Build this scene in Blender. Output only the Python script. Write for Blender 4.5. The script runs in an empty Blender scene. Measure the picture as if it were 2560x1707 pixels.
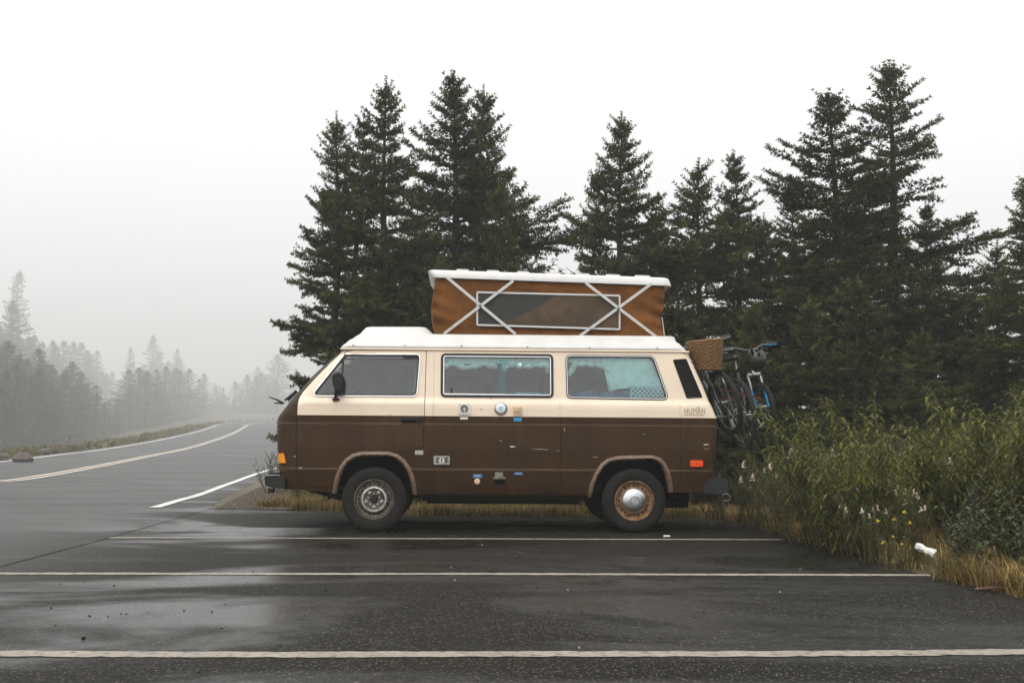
import bpy, bmesh, math, random
import numpy as np
from math import radians, sin, cos, pi, sqrt, atan, atan2
from mathutils import Vector, Matrix
from mathutils.geometry import delaunay_2d_cdt

SC = bpy.context.scene
COL = SC.collection
# ------------------------------------------------------------------ camera
FPX = 2844.0                       # focal length in pixels of the 2560 wide photograph (40 mm)
CAMH = 0.82
cam = bpy.data.cameras.new('camera')
cam.sensor_width = 36.0
cam.lens = 36.0 * FPX / 2560.0
cam.clip_start = 0.05
cam.clip_end = 4000
camo = bpy.data.objects.new('camera', cam)
COL.objects.link(camo)
RM = (Matrix.Rotation(radians(-2.5), 3, 'Z') @ Matrix.Rotation(pi / 2 + atan((1114.6 - 853.5) / FPX), 3, 'X')
      @ Matrix.Rotation(radians(0.38), 3, 'Z'))
camo.matrix_world = Matrix.Translation((0, 0, CAMH)) @ RM.to_4x4()
SC.camera = camo
# ------------------------------------------------------------------ sky, sun, exposure
SUN_EL, SUN_AZ = radians(58), radians(205)        # a diffuse sun high behind the photographer
world = bpy.data.worlds.new('World')
SC.world = world
world.use_nodes = True
wt = world.node_tree
wt.nodes.clear()
def wn(t): return wt.nodes.new(t)
out = wn('ShaderNodeOutputWorld')
sky = wn('ShaderNodeTexSky'); sky.sky_type = 'NISHITA'; sky.sun_disc = False
sky.sun_elevation = SUN_EL; sky.sun_rotation = SUN_AZ; sky.air_density = 1.0; sky.dust_density = 6.0
hsv = wn('ShaderNodeHueSaturation'); hsv.inputs['Saturation'].default_value = 0.15
b1 = wn('ShaderNodeBackground'); b1.inputs[1].default_value = 0.05
wt.links.new(sky.outputs[0], hsv.inputs['Color']); wt.links.new(hsv.outputs[0], b1.inputs[0])
tc = wn('ShaderNodeTexCoord'); sep = wn('ShaderNodeSeparateXYZ')
wt.links.new(tc.outputs['Generated'], sep.inputs[0])
mr = wn('ShaderNodeMapRange')                       # overcast deck: brighter overhead than at the horizon
mr.inputs['From Min'].default_value = 0.0; mr.inputs['From Max'].default_value = 1.0
mr.inputs['To Min'].default_value = 0.84; mr.inputs['To Max'].default_value = 1.40
wt.links.new(sep.outputs[2], mr.inputs['Value'])
b2 = wn('ShaderNodeBackground'); b2.inputs[0].default_value = (0.985, 0.995, 1.0, 1)
wt.links.new(mr.outputs[0], b2.inputs[1])
ad = wn('ShaderNodeAddShader')
wt.links.new(b1.outputs[0], ad.inputs[0]); wt.links.new(b2.outputs[0], ad.inputs[1])
wt.links.new(ad.outputs[0], out.inputs[0])
sl = bpy.data.lights.new('sun', 'SUN'); sl.energy = 1.1; sl.angle = radians(60); sl.color = (1.0, 0.90, 0.74)
so = bpy.data.objects.new('sun', sl); COL.objects.link(so)
sd = Vector((sin(SUN_AZ) * cos(SUN_EL), cos(SUN_AZ) * cos(SUN_EL), sin(SUN_EL)))
so.rotation_euler = sd.to_track_quat('Z', 'Y').to_euler()
so.location = (0, -20, 30)
vs = SC.view_settings
vs.view_transform = 'Standard'; vs.look = 'None'; vs.exposure = 0.14; vs.gamma = 1.0; vs.use_curve_mapping = False
SC.render.engine = 'CYCLES'
cy = SC.cycles
cy.use_denoising = True
try: cy.denoiser = 'OPENIMAGEDENOISE'
except Exception: pass
cy.max_bounces = 8; cy.diffuse_bounces = 3; cy.glossy_bounces = 3; cy.transparent_max_bounces = 16
cy.transmission_bounces = 4; cy.volume_bounces = 1
cy.sample_clamp_indirect = 4.0
# ------------------------------------------------------------------ helpers
def ray(px, py):
    return RM @ Vector(((px - 1280) / FPX, -(py - 853.5) / FPX, -1.0))
def at(px, py, Y):
    "the point at depth Y (metres from the camera along the lot) seen at a pixel of the photograph"
    d = ray(px, py)
    return Vector((0, 0, CAMH)) + d * (Y / d.y)
def gz(Y):
    "height of the land: the lot is level, the road climbs gently beyond it"
    if Y <= 25: return 0.0
    if Y > 200: return 0.0022 * 175 ** 1.5 + (Y - 200) * 0.0022 * 1.5 * sqrt(175)
    return 0.0022 * (Y - 25) ** 1.5
def onground(px, py):
    d = ray(px, py); t = 1.0
    lo, hi = 1.0, 400.0
    for i in range(60):
        m = (lo + hi) / 2
        if CAMH + d.z * m - gz(d.y * m) > 0: lo = m
        else: hi = m
    return Vector((0, 0, CAMH)) + d * lo

ORG = {}
def tag(o, label=None, cat=None, group=None, kind=None):
    if label: o['label'] = label
    if cat: o['category'] = cat
    if group: o['group'] = group
    if kind: o['kind'] = kind
    return o
def thing(name, loc, label, cat, group=None):
    o = bpy.data.objects.new(name, None)
    o.empty_display_size = 0.2
    COL.objects.link(o); o.location = loc
    ORG[o.name] = Vector(loc)
    return tag(o, label, cat, group)
def obj(name, verts, faces, mat, parent=None, smooth=False, midx=None, local=False):
    "one mesh object; coordinates are world coordinates unless local"
    me = bpy.data.meshes.new(name)
    org = ORG.get(parent.name, Vector((0, 0, 0))) if parent else Vector((0, 0, 0))
    if isinstance(verts, np.ndarray):
        v = verts if local else verts - np.array(org)
        nv = len(v)
        me.vertices.add(nv); me.vertices.foreach_set('co', np.ascontiguousarray(v, dtype=np.float32).ravel())
        f = np.asarray(faces, dtype=np.int32); k = f.shape[1]
        me.loops.add(f.size); me.loops.foreach_set('vertex_index', f.ravel())
        me.polygons.add(len(f)); me.polygons.foreach_set('loop_start', np.arange(0, f.size, k, dtype=np.int32))
        me.update(calc_edges=True)
    else:
        me.from_pydata([Vector(p) if local else Vector(p) - org for p in verts], [], faces)
    for m in (mat if isinstance(mat, (list, tuple)) else [mat]):
        if m: me.materials.append(m)
    if midx is not None: me.polygons.foreach_set('material_index', midx)
    if smooth: me.polygons.foreach_set('use_smooth', [True] * len(me.polygons))
    me.update()
    o = bpy.data.objects.new(name, me)
    COL.objects.link(o)
    if parent:
        o.parent = parent
        ORG[o.name] = org
    return o
def sharp(o, ang=35):
    "smooth shading with edges over ang degrees kept crisp"
    bm = bmesh.new(); bm.from_mesh(o.data)
    bmesh.ops.recalc_face_normals(bm, faces=bm.faces)
    for f in bm.faces: f.smooth = True
    for e in bm.edges:
        if len(e.link_faces) == 2 and e.calc_face_angle(0) > radians(ang): e.smooth = False
    bm.to_mesh(o.data); bm.free(); o.data.update()
    return o
def fixn(o):
    bm = bmesh.new(); bm.from_mesh(o.data)
    bmesh.ops.recalc_face_normals(bm, faces=bm.faces); bm.to_mesh(o.data); bm.free()
    return o
class MB:
    "collects shapes that become ONE mesh object"
    def __init__(s): s.v = []; s.f = []
    def add(s, v, f):
        n = len(s.v); s.v += [Vector(p) for p in v]; s.f += [tuple(i + n for i in q) for q in f]; return s
    def box(s, a, b, M=None):
        x0, y0, z0 = a; x1, y1, z1 = b
        v = [Vector(p) for p in ((x0,y0,z0),(x1,y0,z0),(x1,y1,z0),(x0,y1,z0),(x0,y0,z1),(x1,y0,z1),(x1,y1,z1),(x0,y1,z1))]
        if M: v = [M @ p for p in v]
        return s.add(v, [(0,3,2,1),(4,5,6,7),(0,1,5,4),(1,2,6,5),(2,3,7,6),(3,0,4,7)])
    def bar(s, p, q, w, t, up=(0,0,1)):
        "a flat bar from p to q, w wide (along up) and t thick"
        p, q = Vector(p), Vector(q); d = (q - p).normalized(); a = d.cross(Vector(up)).normalized(); b = a.cross(d).normalized()
        v = []
        for c in (p, q):
            for i, j in ((-1,-1),(1,-1),(1,1),(-1,1)): v.append(c + a * (t/2*i) + b * (w/2*j))
        return s.add(v, [(0,1,2,3),(7,6,5,4),(0,4,5,1),(1,5,6,2),(2,6,7,3),(3,7,4,0)])
    def tube(s, path, r, n=8, cap=True, closed=False):
        path = [Vector(p) for p in path]; k = len(path)
        rr = r if isinstance(r, (list, tuple)) else [r] * k
        u = None; v = []; f = []
        for i, p in enumerate(path):
            a = path[(i - 1) % k] if (closed or i > 0) else p
            b = path[(i + 1) % k] if (closed or i < k - 1) else p
            d = (b - a).normalized()
            if u is None:
                u = d.cross(Vector((0, 0, 1)) if abs(d.z) < .9 else Vector((1, 0, 0))).normalized()
            u = (u - d * u.dot(d)).normalized(); w = d.cross(u)
            for j in range(n):
                t = 2 * pi * j / n
                v.append(p + (u * cos(t) + w * sin(t)) * rr[i])
        m = k if closed else k - 1
        for i in range(m):
            for j in range(n):
                a = i * n + j; b = i * n + (j + 1) % n; i2 = ((i + 1) % k) * n
                f.append((a, b, i2 + (j + 1) % n, i2 + j))
        if cap and not closed:
            f.append(tuple(range(n - 1, -1, -1))); f.append(tuple((k - 1) * n + j for j in range(n)))
        return s.add(v, f)
    def lathe(s, prof, c, axis='Y', n=48, caps=False):
        "prof: (radius, offset along axis) pairs"
        c = Vector(c); v = []; f = []
        for r, h in prof:
            for j in range(n):
                t = 2 * pi * j / n
                if axis == 'Y': p = Vector((r * cos(t), h, r * sin(t)))
                elif axis == 'X': p = Vector((h, r * cos(t), r * sin(t)))
                else: p = Vector((r * cos(t), r * sin(t), h))
                v.append(c + p)
        for i in range(len(prof) - 1):
            for j in range(n):
                f.append((i*n+j, i*n+(j+1)%n, (i+1)*n+(j+1)%n, (i+1)*n+j))
        if caps:
            f.append(tuple(range(n))); f.append(tuple((len(prof)-1)*n + j for j in range(n)))
        return s.add(v, f)
    def loft(s, rings, closed_ends=True):
        n = len(rings[0]); v = [p for r in rings for p in r]; f = []
        for i in range(len(rings) - 1):
            for j in range(n): f.append((i*n+j, i*n+(j+1)%n, (i+1)*n+(j+1)%n, (i+1)*n+j))
        if closed_ends:
            f.append(tuple(range(n - 1, -1, -1))); f.append(tuple((len(rings)-1)*n + j for j in range(n)))
        return s.add(v, f)
    def ball(s, c, r, n=12, m=8):
        c = Vector(c); r = Vector(r) if not isinstance(r, (int, float)) else Vector((r, r, r)); v = []; f = []
        for i in range(m + 1):
            a = pi * i / m - pi / 2
            for j in range(n):
                t = 2 * pi * j / n; v.append(c + Vector((r.x*cos(a)*cos(t), r.y*cos(a)*sin(t), r.z*sin(a))))
        for i in range(m):
            for j in range(n): f.append((i*n+j, i*n+(j+1)%n, (i+1)*n+(j+1)%n, (i+1)*n+j))
        return s.add(v, f)
    def make(s, name, mat, parent=None, crisp=35, local=False):
        o = obj(name, s.v, s.f, mat, parent, local=local)
        return sharp(o, crisp) if crisp else fixn(o)
# ------------------------------------------------------------------ materials
def mat(name, col, rough=0.5, metal=0.0, var=0.0, vscale=6.0, col2=None, bump=0.0, bscale=60.0, spec=0.5, coat=0.0, rvar=0.0):
    m = bpy.data.materials.new(name); m.use_nodes = True
    nt = m.node_tree; b = nt.nodes['Principled BSDF']
    b.inputs['Base Color'].default_value = (*col, 1); b.inputs['Roughness'].default_value = rough
    b.inputs['Metallic'].default_value = metal; b.inputs['Specular IOR Level'].default_value = spec
    b.inputs['Coat Weight'].default_value = coat
    tcn = nt.nodes.new('ShaderNodeTexCoord')
    if var or col2:
        nz = nt.nodes.new('ShaderNodeTexNoise'); nz.inputs['Scale'].default_value = vscale; nz.inputs['Detail'].default_value = 6
        nt.links.new(tcn.outputs['Object'], nz.inputs['Vector'])
        mx = nt.nodes.new('ShaderNodeMix'); mx.data_type = 'RGBA'
        c2 = col2 if col2 else tuple(c * (1 - var) for c in col)
        c1 = col if col2 else tuple(min(1, c * (1 + var)) for c in col)
        mx.inputs[6].default_value = (*c1, 1); mx.inputs[7].default_value = (*c2, 1)
        rp = nt.nodes.new('ShaderNodeMapRange'); rp.inputs[1].default_value = .35; rp.inputs[2].default_value = .65
        nt.links.new(nz.outputs[0], rp.inputs[0]); nt.links.new(rp.outputs[0], mx.inputs[0]); nt.links.new(mx.outputs[2], b.inputs['Base Color'])
        if rvar:
            r2 = nt.nodes.new('ShaderNodeMapRange'); r2.inputs[3].default_value = rough - rvar; r2.inputs[4].default_value = rough + rvar
            nt.links.new(nz.outputs[0], r2.inputs[0]); nt.links.new(r2.outputs[0], b.inputs['Roughness'])
    if bump:
        n2 = nt.nodes.new('ShaderNodeTexNoise'); n2.inputs['Scale'].default_value = bscale; n2.inputs['Detail'].default_value = 4
        nt.links.new(tcn.outputs['Object'], n2.inputs['Vector'])
        bp = nt.nodes.new('ShaderNodeBump'); bp.inputs['Strength'].default_value = bump; bp.inputs['Distance'].default_value = .02
        nt.links.new(n2.outputs[0], bp.inputs['Height']); nt.links.new(bp.outputs[0], b.inputs['Normal'])
    return m
def leafmat(name, c1, c2, rough=.6, trans=.25, vscale=1.2, spec=.3):
    "foliage: colour differs leaf by leaf and clump by clump, some light passes through"
    m = mat(name, c1, rough, var=.01, vscale=vscale, col2=c2, spec=spec)
    nt = m.node_tree; b = nt.nodes['Principled BSDF']; o = nt.nodes['Material Output']
    mx = [n for n in nt.nodes if n.bl_idname == 'ShaderNodeMix'][0]
    oi = nt.nodes.new('ShaderNodeObjectInfo'); hs = nt.nodes.new('ShaderNodeHueSaturation')
    mv = nt.nodes.new('ShaderNodeMapRange'); mv.inputs[3].default_value = .8; mv.inputs[4].default_value = 1.2
    nt.links.new(oi.outputs['Random'], mv.inputs[0]); nt.links.new(mv.outputs[0], hs.inputs['Value'])
    at_ = nt.nodes.new('ShaderNodeAttribute'); at_.attribute_name = 'tint'
    mu = nt.nodes.new('ShaderNodeMix'); mu.data_type = 'RGBA'; mu.blend_type = 'MULTIPLY'; mu.inputs[0].default_value = 1
    nt.links.new(mx.outputs[2], mu.inputs[6]); nt.links.new(at_.outputs['Color'], mu.inputs[7])
    nt.links.new(mu.outputs[2], hs.inputs['Color']); nt.links.new(hs.outputs[0], b.inputs['Base Color'])
    tr = nt.nodes.new('ShaderNodeBsdfTranslucent'); ms = nt.nodes.new('ShaderNodeMixShader'); ms.inputs[0].default_value = trans
    nt.links.new(hs.outputs[0], tr.inputs[0]); nt.links.new(b.outputs[0], ms.inputs[1]); nt.links.new(tr.outputs[0], ms.inputs[2])
    nt.links.new(ms.outputs[0], o.inputs[0])
    return m
def set_tint(o, vals):
    "vals: one rgb per polygon (numpy), stored per face"
    a = o.data.attributes.new('tint', 'FLOAT_COLOR', 'FACE')
    v = np.ones((len(o.data.polygons), 4), dtype=np.float32)
    v[:, :3] = vals
    a.data.foreach_set('color', v.ravel())
# ------------------------------------------------------------------ ground, lot, road, markings
def asphalt(name, c_dry, c_wet, r_dry, r_wet, wet_lo, wet_hi, wscale, speck, spec):
    m = bpy.data.materials.new(name); m.use_nodes = True; nt = m.node_tree; b = nt.nodes['Principled BSDF']; L = nt.links.new
    def N(t): return nt.nodes.new(t)
    tc = N('ShaderNodeTexCoord')
    mp = N('ShaderNodeMapping'); mp.inputs['Scale'].default_value = (wscale * .55, wscale, 1); mp.inputs['Rotation'].default_value = (0, 0, .12)
    L(tc.outputs['Object'], mp.inputs[0])
    nz = N('ShaderNodeTexNoise'); nz.inputs['Scale'].default_value = 1; nz.inputs['Detail'].default_value = 7; nz.inputs['Roughness'].default_value = .55
    nz.inputs['Distortion'].default_value = .6
    L(mp.outputs[0], nz.inputs['Vector'])
    wet = N('ShaderNodeMapRange'); wet.interpolation_type = 'SMOOTHSTEP'
    wet.inputs[1].default_value = wet_lo; wet.inputs[2].default_value = wet_hi; L(nz.outputs[0], wet.inputs[0])
    # the through road is evenly damp, the bays are patchy
    sx = N('ShaderNodeSeparateXYZ'); L(tc.outputs['Object'], sx.inputs[0])
    ex = N('ShaderNodeMath'); ex.operation = 'MULTIPLY_ADD'; ex.inputs[1].default_value = .07; L(sx.outputs[1], ex.inputs[0]); L(sx.outputs[0], ex.inputs[2])
    fr = N('ShaderNodeMapRange'); fr.interpolation_type = 'SMOOTHSTEP'; fr.inputs[1].default_value = -1.2; fr.inputs[2].default_value = -3.6; L(ex.outputs[0], fr.inputs[0])
    ev = N('ShaderNodeMapRange'); ev.inputs[1].default_value = .3; ev.inputs[2].default_value = .7; ev.inputs[3].default_value = .50; ev.inputs[4].default_value = .72; L(nz.outputs[0], ev.inputs[0])
    wm = N('ShaderNodeMix'); L(fr.outputs[0], wm.inputs[0]); L(wet.outputs[0], wm.inputs[2]); L(ev.outputs[0], wm.inputs[3])
    wet = wm
    # aggregate: fine pale stones in dark binder
    vo = N('ShaderNodeTexVoronoi'); vo.inputs['Scale'].default_value = 130; L(tc.outputs['Object'], vo.inputs['Vector'])
    wh = N('ShaderNodeTexWhiteNoise'); L(vo.outputs['Position'], wh.inputs['Vector'])
    st = N('ShaderNodeMapRange'); st.inputs[1].default_value = .84; st.inputs[2].default_value = 1.0; L(wh.outputs[0], st.inputs[0])
    pw = N('ShaderNodeMath'); pw.operation = 'POWER'; pw.inputs[1].default_value = 2.2; L(st.outputs[0], pw.inputs[0])
    n3 = N('ShaderNodeTexNoise'); n3.inputs['Scale'].default_value = 28; n3.inputs['Detail'].default_value = 5; n3.inputs['Roughness'].default_value = .75; L(tc.outputs['Object'], n3.inputs['Vector'])
    n4 = N('ShaderNodeTexNoise'); n4.inputs['Scale'].default_value = .9; n4.inputs['Detail'].default_value = 5; L(tc.outputs['Object'], n4.inputs['Vector'])
    c = N('ShaderNodeMix'); c.data_type = 'RGBA'; c.inputs[6].default_value = (*c_dry, 1); c.inputs[7].default_value = (*c_wet, 1); L(wet.outputs[0], c.inputs[0])
    g = N('ShaderNodeMapRange'); g.inputs[1].default_value = .3; g.inputs[2].default_value = .7; g.inputs[3].default_value = .45; g.inputs[4].default_value = 1.6; L(n3.outputs[0], g.inputs[0])
    g4 = N('ShaderNodeMapRange'); g4.inputs[1].default_value = .3; g4.inputs[2].default_value = .7; g4.inputs[3].default_value = .8; g4.inputs[4].default_value = 1.2; L(n4.outputs[0], g4.inputs[0])
    gg = N('ShaderNodeMath'); gg.operation = 'MULTIPLY'; L(g.outputs[0], gg.inputs[0]); L(g4.outputs[0], gg.inputs[1])
    sc_ = N('ShaderNodeVectorMath'); sc_.operation = 'SCALE'; L(c.outputs[2], sc_.inputs[0]); L(gg.outputs[0], sc_.inputs['Scale'])
    c2 = N('ShaderNodeMix'); c2.data_type = 'RGBA'; c2.inputs[7].default_value = (*speck, 1); L(pw.outputs[0], c2.inputs[0]); L(sc_.outputs[0], c2.inputs[6])
    L(c2.outputs[2], b.inputs['Base Color'])
    r = N('ShaderNodeMapRange'); r.inputs[3].default_value = r_dry; r.inputs[4].default_value = r_wet; L(wet.outputs[0], r.inputs[0]); L(r.outputs[0], b.inputs['Roughness'])
    sp = N('ShaderNodeMapRange'); sp.inputs[3].default_value = spec[0]; sp.inputs[4].default_value = spec[1]; L(wet.outputs[0], sp.inputs[0]); L(sp.outputs[0], b.inputs['Specular IOR Level'])
    bs = N('ShaderNodeMapRange'); bs.inputs[3].default_value = .55; bs.inputs[4].default_value = .12; L(wet.outputs[0], bs.inputs[0])
    bp = N('ShaderNodeBump'); bp.inputs['Distance'].default_value = .012; L(bs.outputs[0], bp.inputs['Strength']); L(n3.outputs[0], bp.inputs['Height'])
    L(bp.outputs[0], b.inputs['Normal'])
    return m
M_LOT = asphalt('lot asphalt', (.0112, .0104, .0080), (.0044, .0041, .0032), .60, .26, .46, .60, .55, (.14, .13, .105), (.05, .24))
def paint(name, col, wear):
    m = mat(name, col, .6, var=.1, vscale=3, bump=.4, bscale=40)
    nt = m.node_tree; b = nt.nodes['Principled BSDF']; L = nt.links.new
    src = b.inputs['Base Color'].links[0].from_socket
    tc = nt.nodes.new('ShaderNodeTexCoord')
    n = nt.nodes.new('ShaderNodeTexNoise'); n.inputs['Scale'].default_value = 22; n.inputs['Detail'].default_value = 8; n.inputs['Roughness'].default_value = .75
    L(tc.outputs['Object'], n.inputs['Vector'])
    mr = nt.nodes.new('ShaderNodeMapRange'); mr.inputs[1].default_value = wear; mr.inputs[2].default_value = wear + .16; L(n.outputs[0], mr.inputs[0])
    mx = nt.nodes.new('ShaderNodeMix'); mx.data_type = 'RGBA'; mx.inputs[7].default_value = (.07, .066, .058, 1)
    L(mr.outputs[0], mx.inputs[0]); L(src, mx.inputs[6]); L(mx.outputs[2], b.inputs['Base Color'])
    return m
M_WHITE = paint('white line paint', (.28, .25, .20), .49)
M_EDGE = paint('road edge paint', (.62, .61, .59), .62)
M_YEL = paint('centre line paint', (.66, .58, .47), .60)
def soil(name, c1, c2, sc=3, b=.6, bs=30):
    return mat(name, c1, .9, col2=c2, vscale=sc, bump=b, bscale=bs, spec=.2)
M_SOIL = soil('verge soil', (.10, .075, .04), (.05, .045, .022), 5)
M_GRAVEL = soil('gravel', (.21, .18, .14), (.085, .072, .055), 45, 1.0, 90)

def sheet(name, polyXY, mat, dz, step=None, kind='structure', parent=None):
    "a flat sheet draped on the land, dz above it"
    P = [Vector((p[0], p[1])) for p in polyXY]
    v = [(p.x, p.y, gz(p.y) + dz) for p in P]
    o = obj(name, v, [tuple(range(len(v)))], mat, parent)
    fixn(o)
    if o.data.polygons[0].normal.z < 0: o.data.flip_normals()
    if kind: o['kind'] = kind
    return o
def strip(name, left, right, mat, dz, parent=None, kind=None):
    "a band between two polylines of (X, Y)"
    v = []; f = []
    for a, b in zip(left, right): v += [(a[0], a[1], gz(a[1]) + dz), (b[0], b[1], gz(b[1]) + dz)]
    for i in range(len(left) - 1): f.append((2*i, 2*i+1, 2*i+3, 2*i+2))
    o = obj(name, v, f, mat, parent)
    if o.data.polygons[0].normal.z < 0: o.data.flip_normals()
    if kind: o['kind'] = kind
    return o
def smooth_line(pts, n):
    "Catmull-Rom through pts"
    P = [Vector((p[0], p[1])) for p in pts]; P = [2*P[0]-P[1]] + P + [2*P[-1]-P[-2]]; r = []
    for i in range(1, len(P) - 2):
        for k in range(n):
            t = k / n; a, b, c, d = P[i-1], P[i], P[i+1], P[i+2]
            r.append(.5*((2*b) + (c-a)*t + (2*a-5*b+4*c-d)*t*t + (-a+3*b-3*c+d)*t*t*t))
    r.append(P[-2]); return r
def offset_line(L, d):
    r = []
    for i, p in enumerate(L):
        a = L[max(0, i-1)]; b = L[min(len(L)-1, i+1)]; t = (b - a).normalized(); r.append(p + Vector((t.y, -t.x)) * d)
    return r
rng = random.Random(5)
# parking lot: level asphalt, ragged edge along the back of the bays
edge = [(3.22, -40), (3.2, 0), (3.15, 4)]
Y = 5.0
while Y < 12.2:
    edge.append((3.08 + .05 * sin(Y * 2.3) + rng.uniform(-.025, .025), Y)); Y += .22
edge += [(3.12, 12.4), (3.05, 12.8), (2.8, 13.15), (2.55, 13.32)]
x = 2.3
while x > -1.0:
    edge.append((x, 13.36 + (.12 * (1.6 - x) if x < 1.6 else 0) * .5 + rng.uniform(-.02, .02))); x -= .2
edge += [(-1.5, 14.3), (-2.2, 14.5), (-3.1, 14.58)]
lotpoly = edge + [(-7, 14.6), (-40, 14.6), (-40, -40)]
sheet('parking_lot', lotpoly, M_LOT, 0.0)
# road
CL = smooth_line([(-8.6, 2), (-9.4, 10), (-10.3, 20)] + [tuple(onground(*p)[:2]) for p in ((0,1204),(126,1187),(252.5,1164),(379,1138.8),(463,1122),(547,1096.7),(589,1079.9),(614.5,1065))] , 8)
last = CL[-1]
CL += [last + Vector((-1.5, 9)), last + Vector((-2, 20)), last + Vector((0, 36)), last + Vector((5, 52)), last + Vector((15, 75))]
VERGE = offset_line(CL, -7.5)
def leftdrop(x, y):
    "beyond the far verge the land falls away a little before the wood"
    if y < 20: return 0.0
    xv = VERGE[-1].x
    for a, b in zip(VERGE, VERGE[1:]):
        if a.y <= y <= b.y: xv = a.x + (b.x - a.x) * (y - a.y) / max(1e-6, b.y - a.y)
    return max(0.0, min(4.0, (xv - x) * .22))
# ground sheet
ys = [-60, -30, -10, 0, 5, 15, 25] + [25 + 175 * (i / 60) ** 1.6 for i in range(1, 61)] + [230, 260, 300, 340, 390, 450, 520, 610, 720, 850]
xs = [-420, -300, -220, -160, -120, -90, -70, -55, -45, -38, -32, -27, -23, -19, -16, -13, -10, -5, 0, 3, 5, 8, 12, 20, 40, 80, 160, 300, 420]
gv = []; gf = []
for j, y in enumerate(ys):
    for i, x in enumerate(xs):
        bank = 0.0
        if x > 3.2 and y < 200: bank = min(.5, (x - 3.2) * .07)
        gv.append((x, y, gz(y) + bank - .03 - leftdrop(x, y)))
for j in range(len(ys) - 1):
    for i in range(len(xs) - 1):
        a = j * len(xs) + i; gf.append((a, a + 1, a + 1 + len(xs), a + len(xs)))
o = obj('ground', gv, gf, M_SOIL, smooth=True); o['kind'] = 'structure'
LV = [onground(*p) for p in ((0,1162),(126,1141),(252.5,1115.6),(358,1096.7),(463,1075.7),(505,1063),(534.6,1052.5))]
RE = [onground(*p) for p in ((522,1273.5),(560,1242),(648,1202))]
roadL = offset_line(CL, -4.6); roadR = offset_line(CL, 7.5)
r2 = []
rex = [(-3.0, -40), (-3.05, 10)] + [(p.x, p.y) for p in RE]
for p in roadR:                                   # near the lot the road edge follows the gravel shoulder
    if p.y <= rex[-1][1]:
        for (a, b), (c, d) in zip(rex, rex[1:]):
            if b <= p.y <= d: p = Vector((a + (c - a) * (p.y - b) / (d - b), p.y))
    elif p.y < rex[-1][1] + 25:
        t = (p.y - rex[-1][1]) / 25; p = Vector((rex[-1][0] - (p.y - rex[-1][1]) * .09, p.y)).lerp(p, t * t)
    r2.append(p)
strip('road', roadL, r2, M_LOT, .004, kind='structure')
# double centre line, road edge lines: each painted line is a thing of its own
def line_thing(name, L, a, b, mat, dz, label, cat, group=None, lo=None, hi=None, jit=.006):
    A = offset_line(L, a); B = offset_line(L, b)
    sel = [i for i, p in enumerate(L) if (lo is None or p.y >= lo) and (hi is None or p.y <= hi)]
    A = [A[i] + Vector((rng.uniform(-jit, jit), 0)) for i in sel]; B = [B[i] + Vector((rng.uniform(-jit, jit), 0)) for i in sel]
    o = strip(name, A, B, mat, dz); return tag(o, label, cat, group)
far = [p for p in CL]
line_thing('centre_line', far, -.20, -.08, M_YEL, .013, 'left stripe of the pale double centre line along the misty road', 'road marking', 'double centre line', 8)
line_thing('centre_line', far, .08, .20, M_YEL, .013, 'right stripe of the pale double centre line along the misty road', 'road marking', 'double centre line', 8)
line_thing('road_edge_line', far, -4.1, -3.9, M_EDGE, .013, 'thin white line along the far left edge of the misty road', 'road marking', None, 25)
W = [onground(*p) for p in ((387,1270),(446,1252.5),(505,1235.6),(570,1211),(635.6,1187),(690,1170))]
WL = smooth_line([tuple(p[:2]) for p in W], 6)
line_thing('road_edge_line', WL, -.07, .07, M_EDGE, .013, 'bright white road edge line running away in front of the van', 'road marking')
# gravel shoulder between road edge and grass
G = [RE[0], RE[1], RE[2]]
gl = [(-3.9, 14.62), (G[1].x - .5, G[1].y), (G[2].x - .5, G[2].y), (-6.4, 45)]; gr = [(-2.15, 14.62), (-2.6, 19), (-3.2, 27), (-4.4, 45)]
def lerpy(L, y):
    for (a, b), (c, d) in zip(L, L[1:]):
        if b <= y <= d: return a + (c - a) * (y - b) / (d - b)
    return L[-1][0]
gys = [14.62 + i * .6 for i in range(51)]
strip('gravel_shoulder', [(lerpy(gl, y), y) for y in gys], [(lerpy(gr, y) + .12 * sin(y * 2.1), y) for y in gys], M_GRAVEL, .001, kind='structure')
# parking bay lines: hand painted, slightly wavy
def bay_line(Yc, x0, x1, w, label, wob):
    n = int((x1 - x0) / .05); A = []; B = []; r = random.Random(int(Yc * 100))
    for i in range(n + 1):
        x = x0 + (x1 - x0) * i / n
        yy = Yc + wob * sin(x * 1.1 + Yc) + wob * .5 * sin(x * 2.7 + 1)
        A.append((x, yy - w / 2 + r.uniform(-.010, .010))); B.append((x, yy + w / 2 + r.uniform(-.010, .010)))
    o = strip('parking_line', A, B, M_WHITE, .003); tag(o, label, 'road marking', 'white parking bay lines')
yl = lambda px, py: onground(px, py)
bay_line(yl(1280, 1347).y, -3.22, 2.9, .105, 'thin white bay line right beside the van wheels, farthest bay line', .012)
bay_line(yl(1280, 1435.5).y, -4.6, 3.06, .105, 'middle white bay line with a puddle on it, second from the van', .010)
bay_line(yl(1280, 1634).y, -4.6, 3.1, .120, 'broad worn white bay line nearest the camera', .018)
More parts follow.
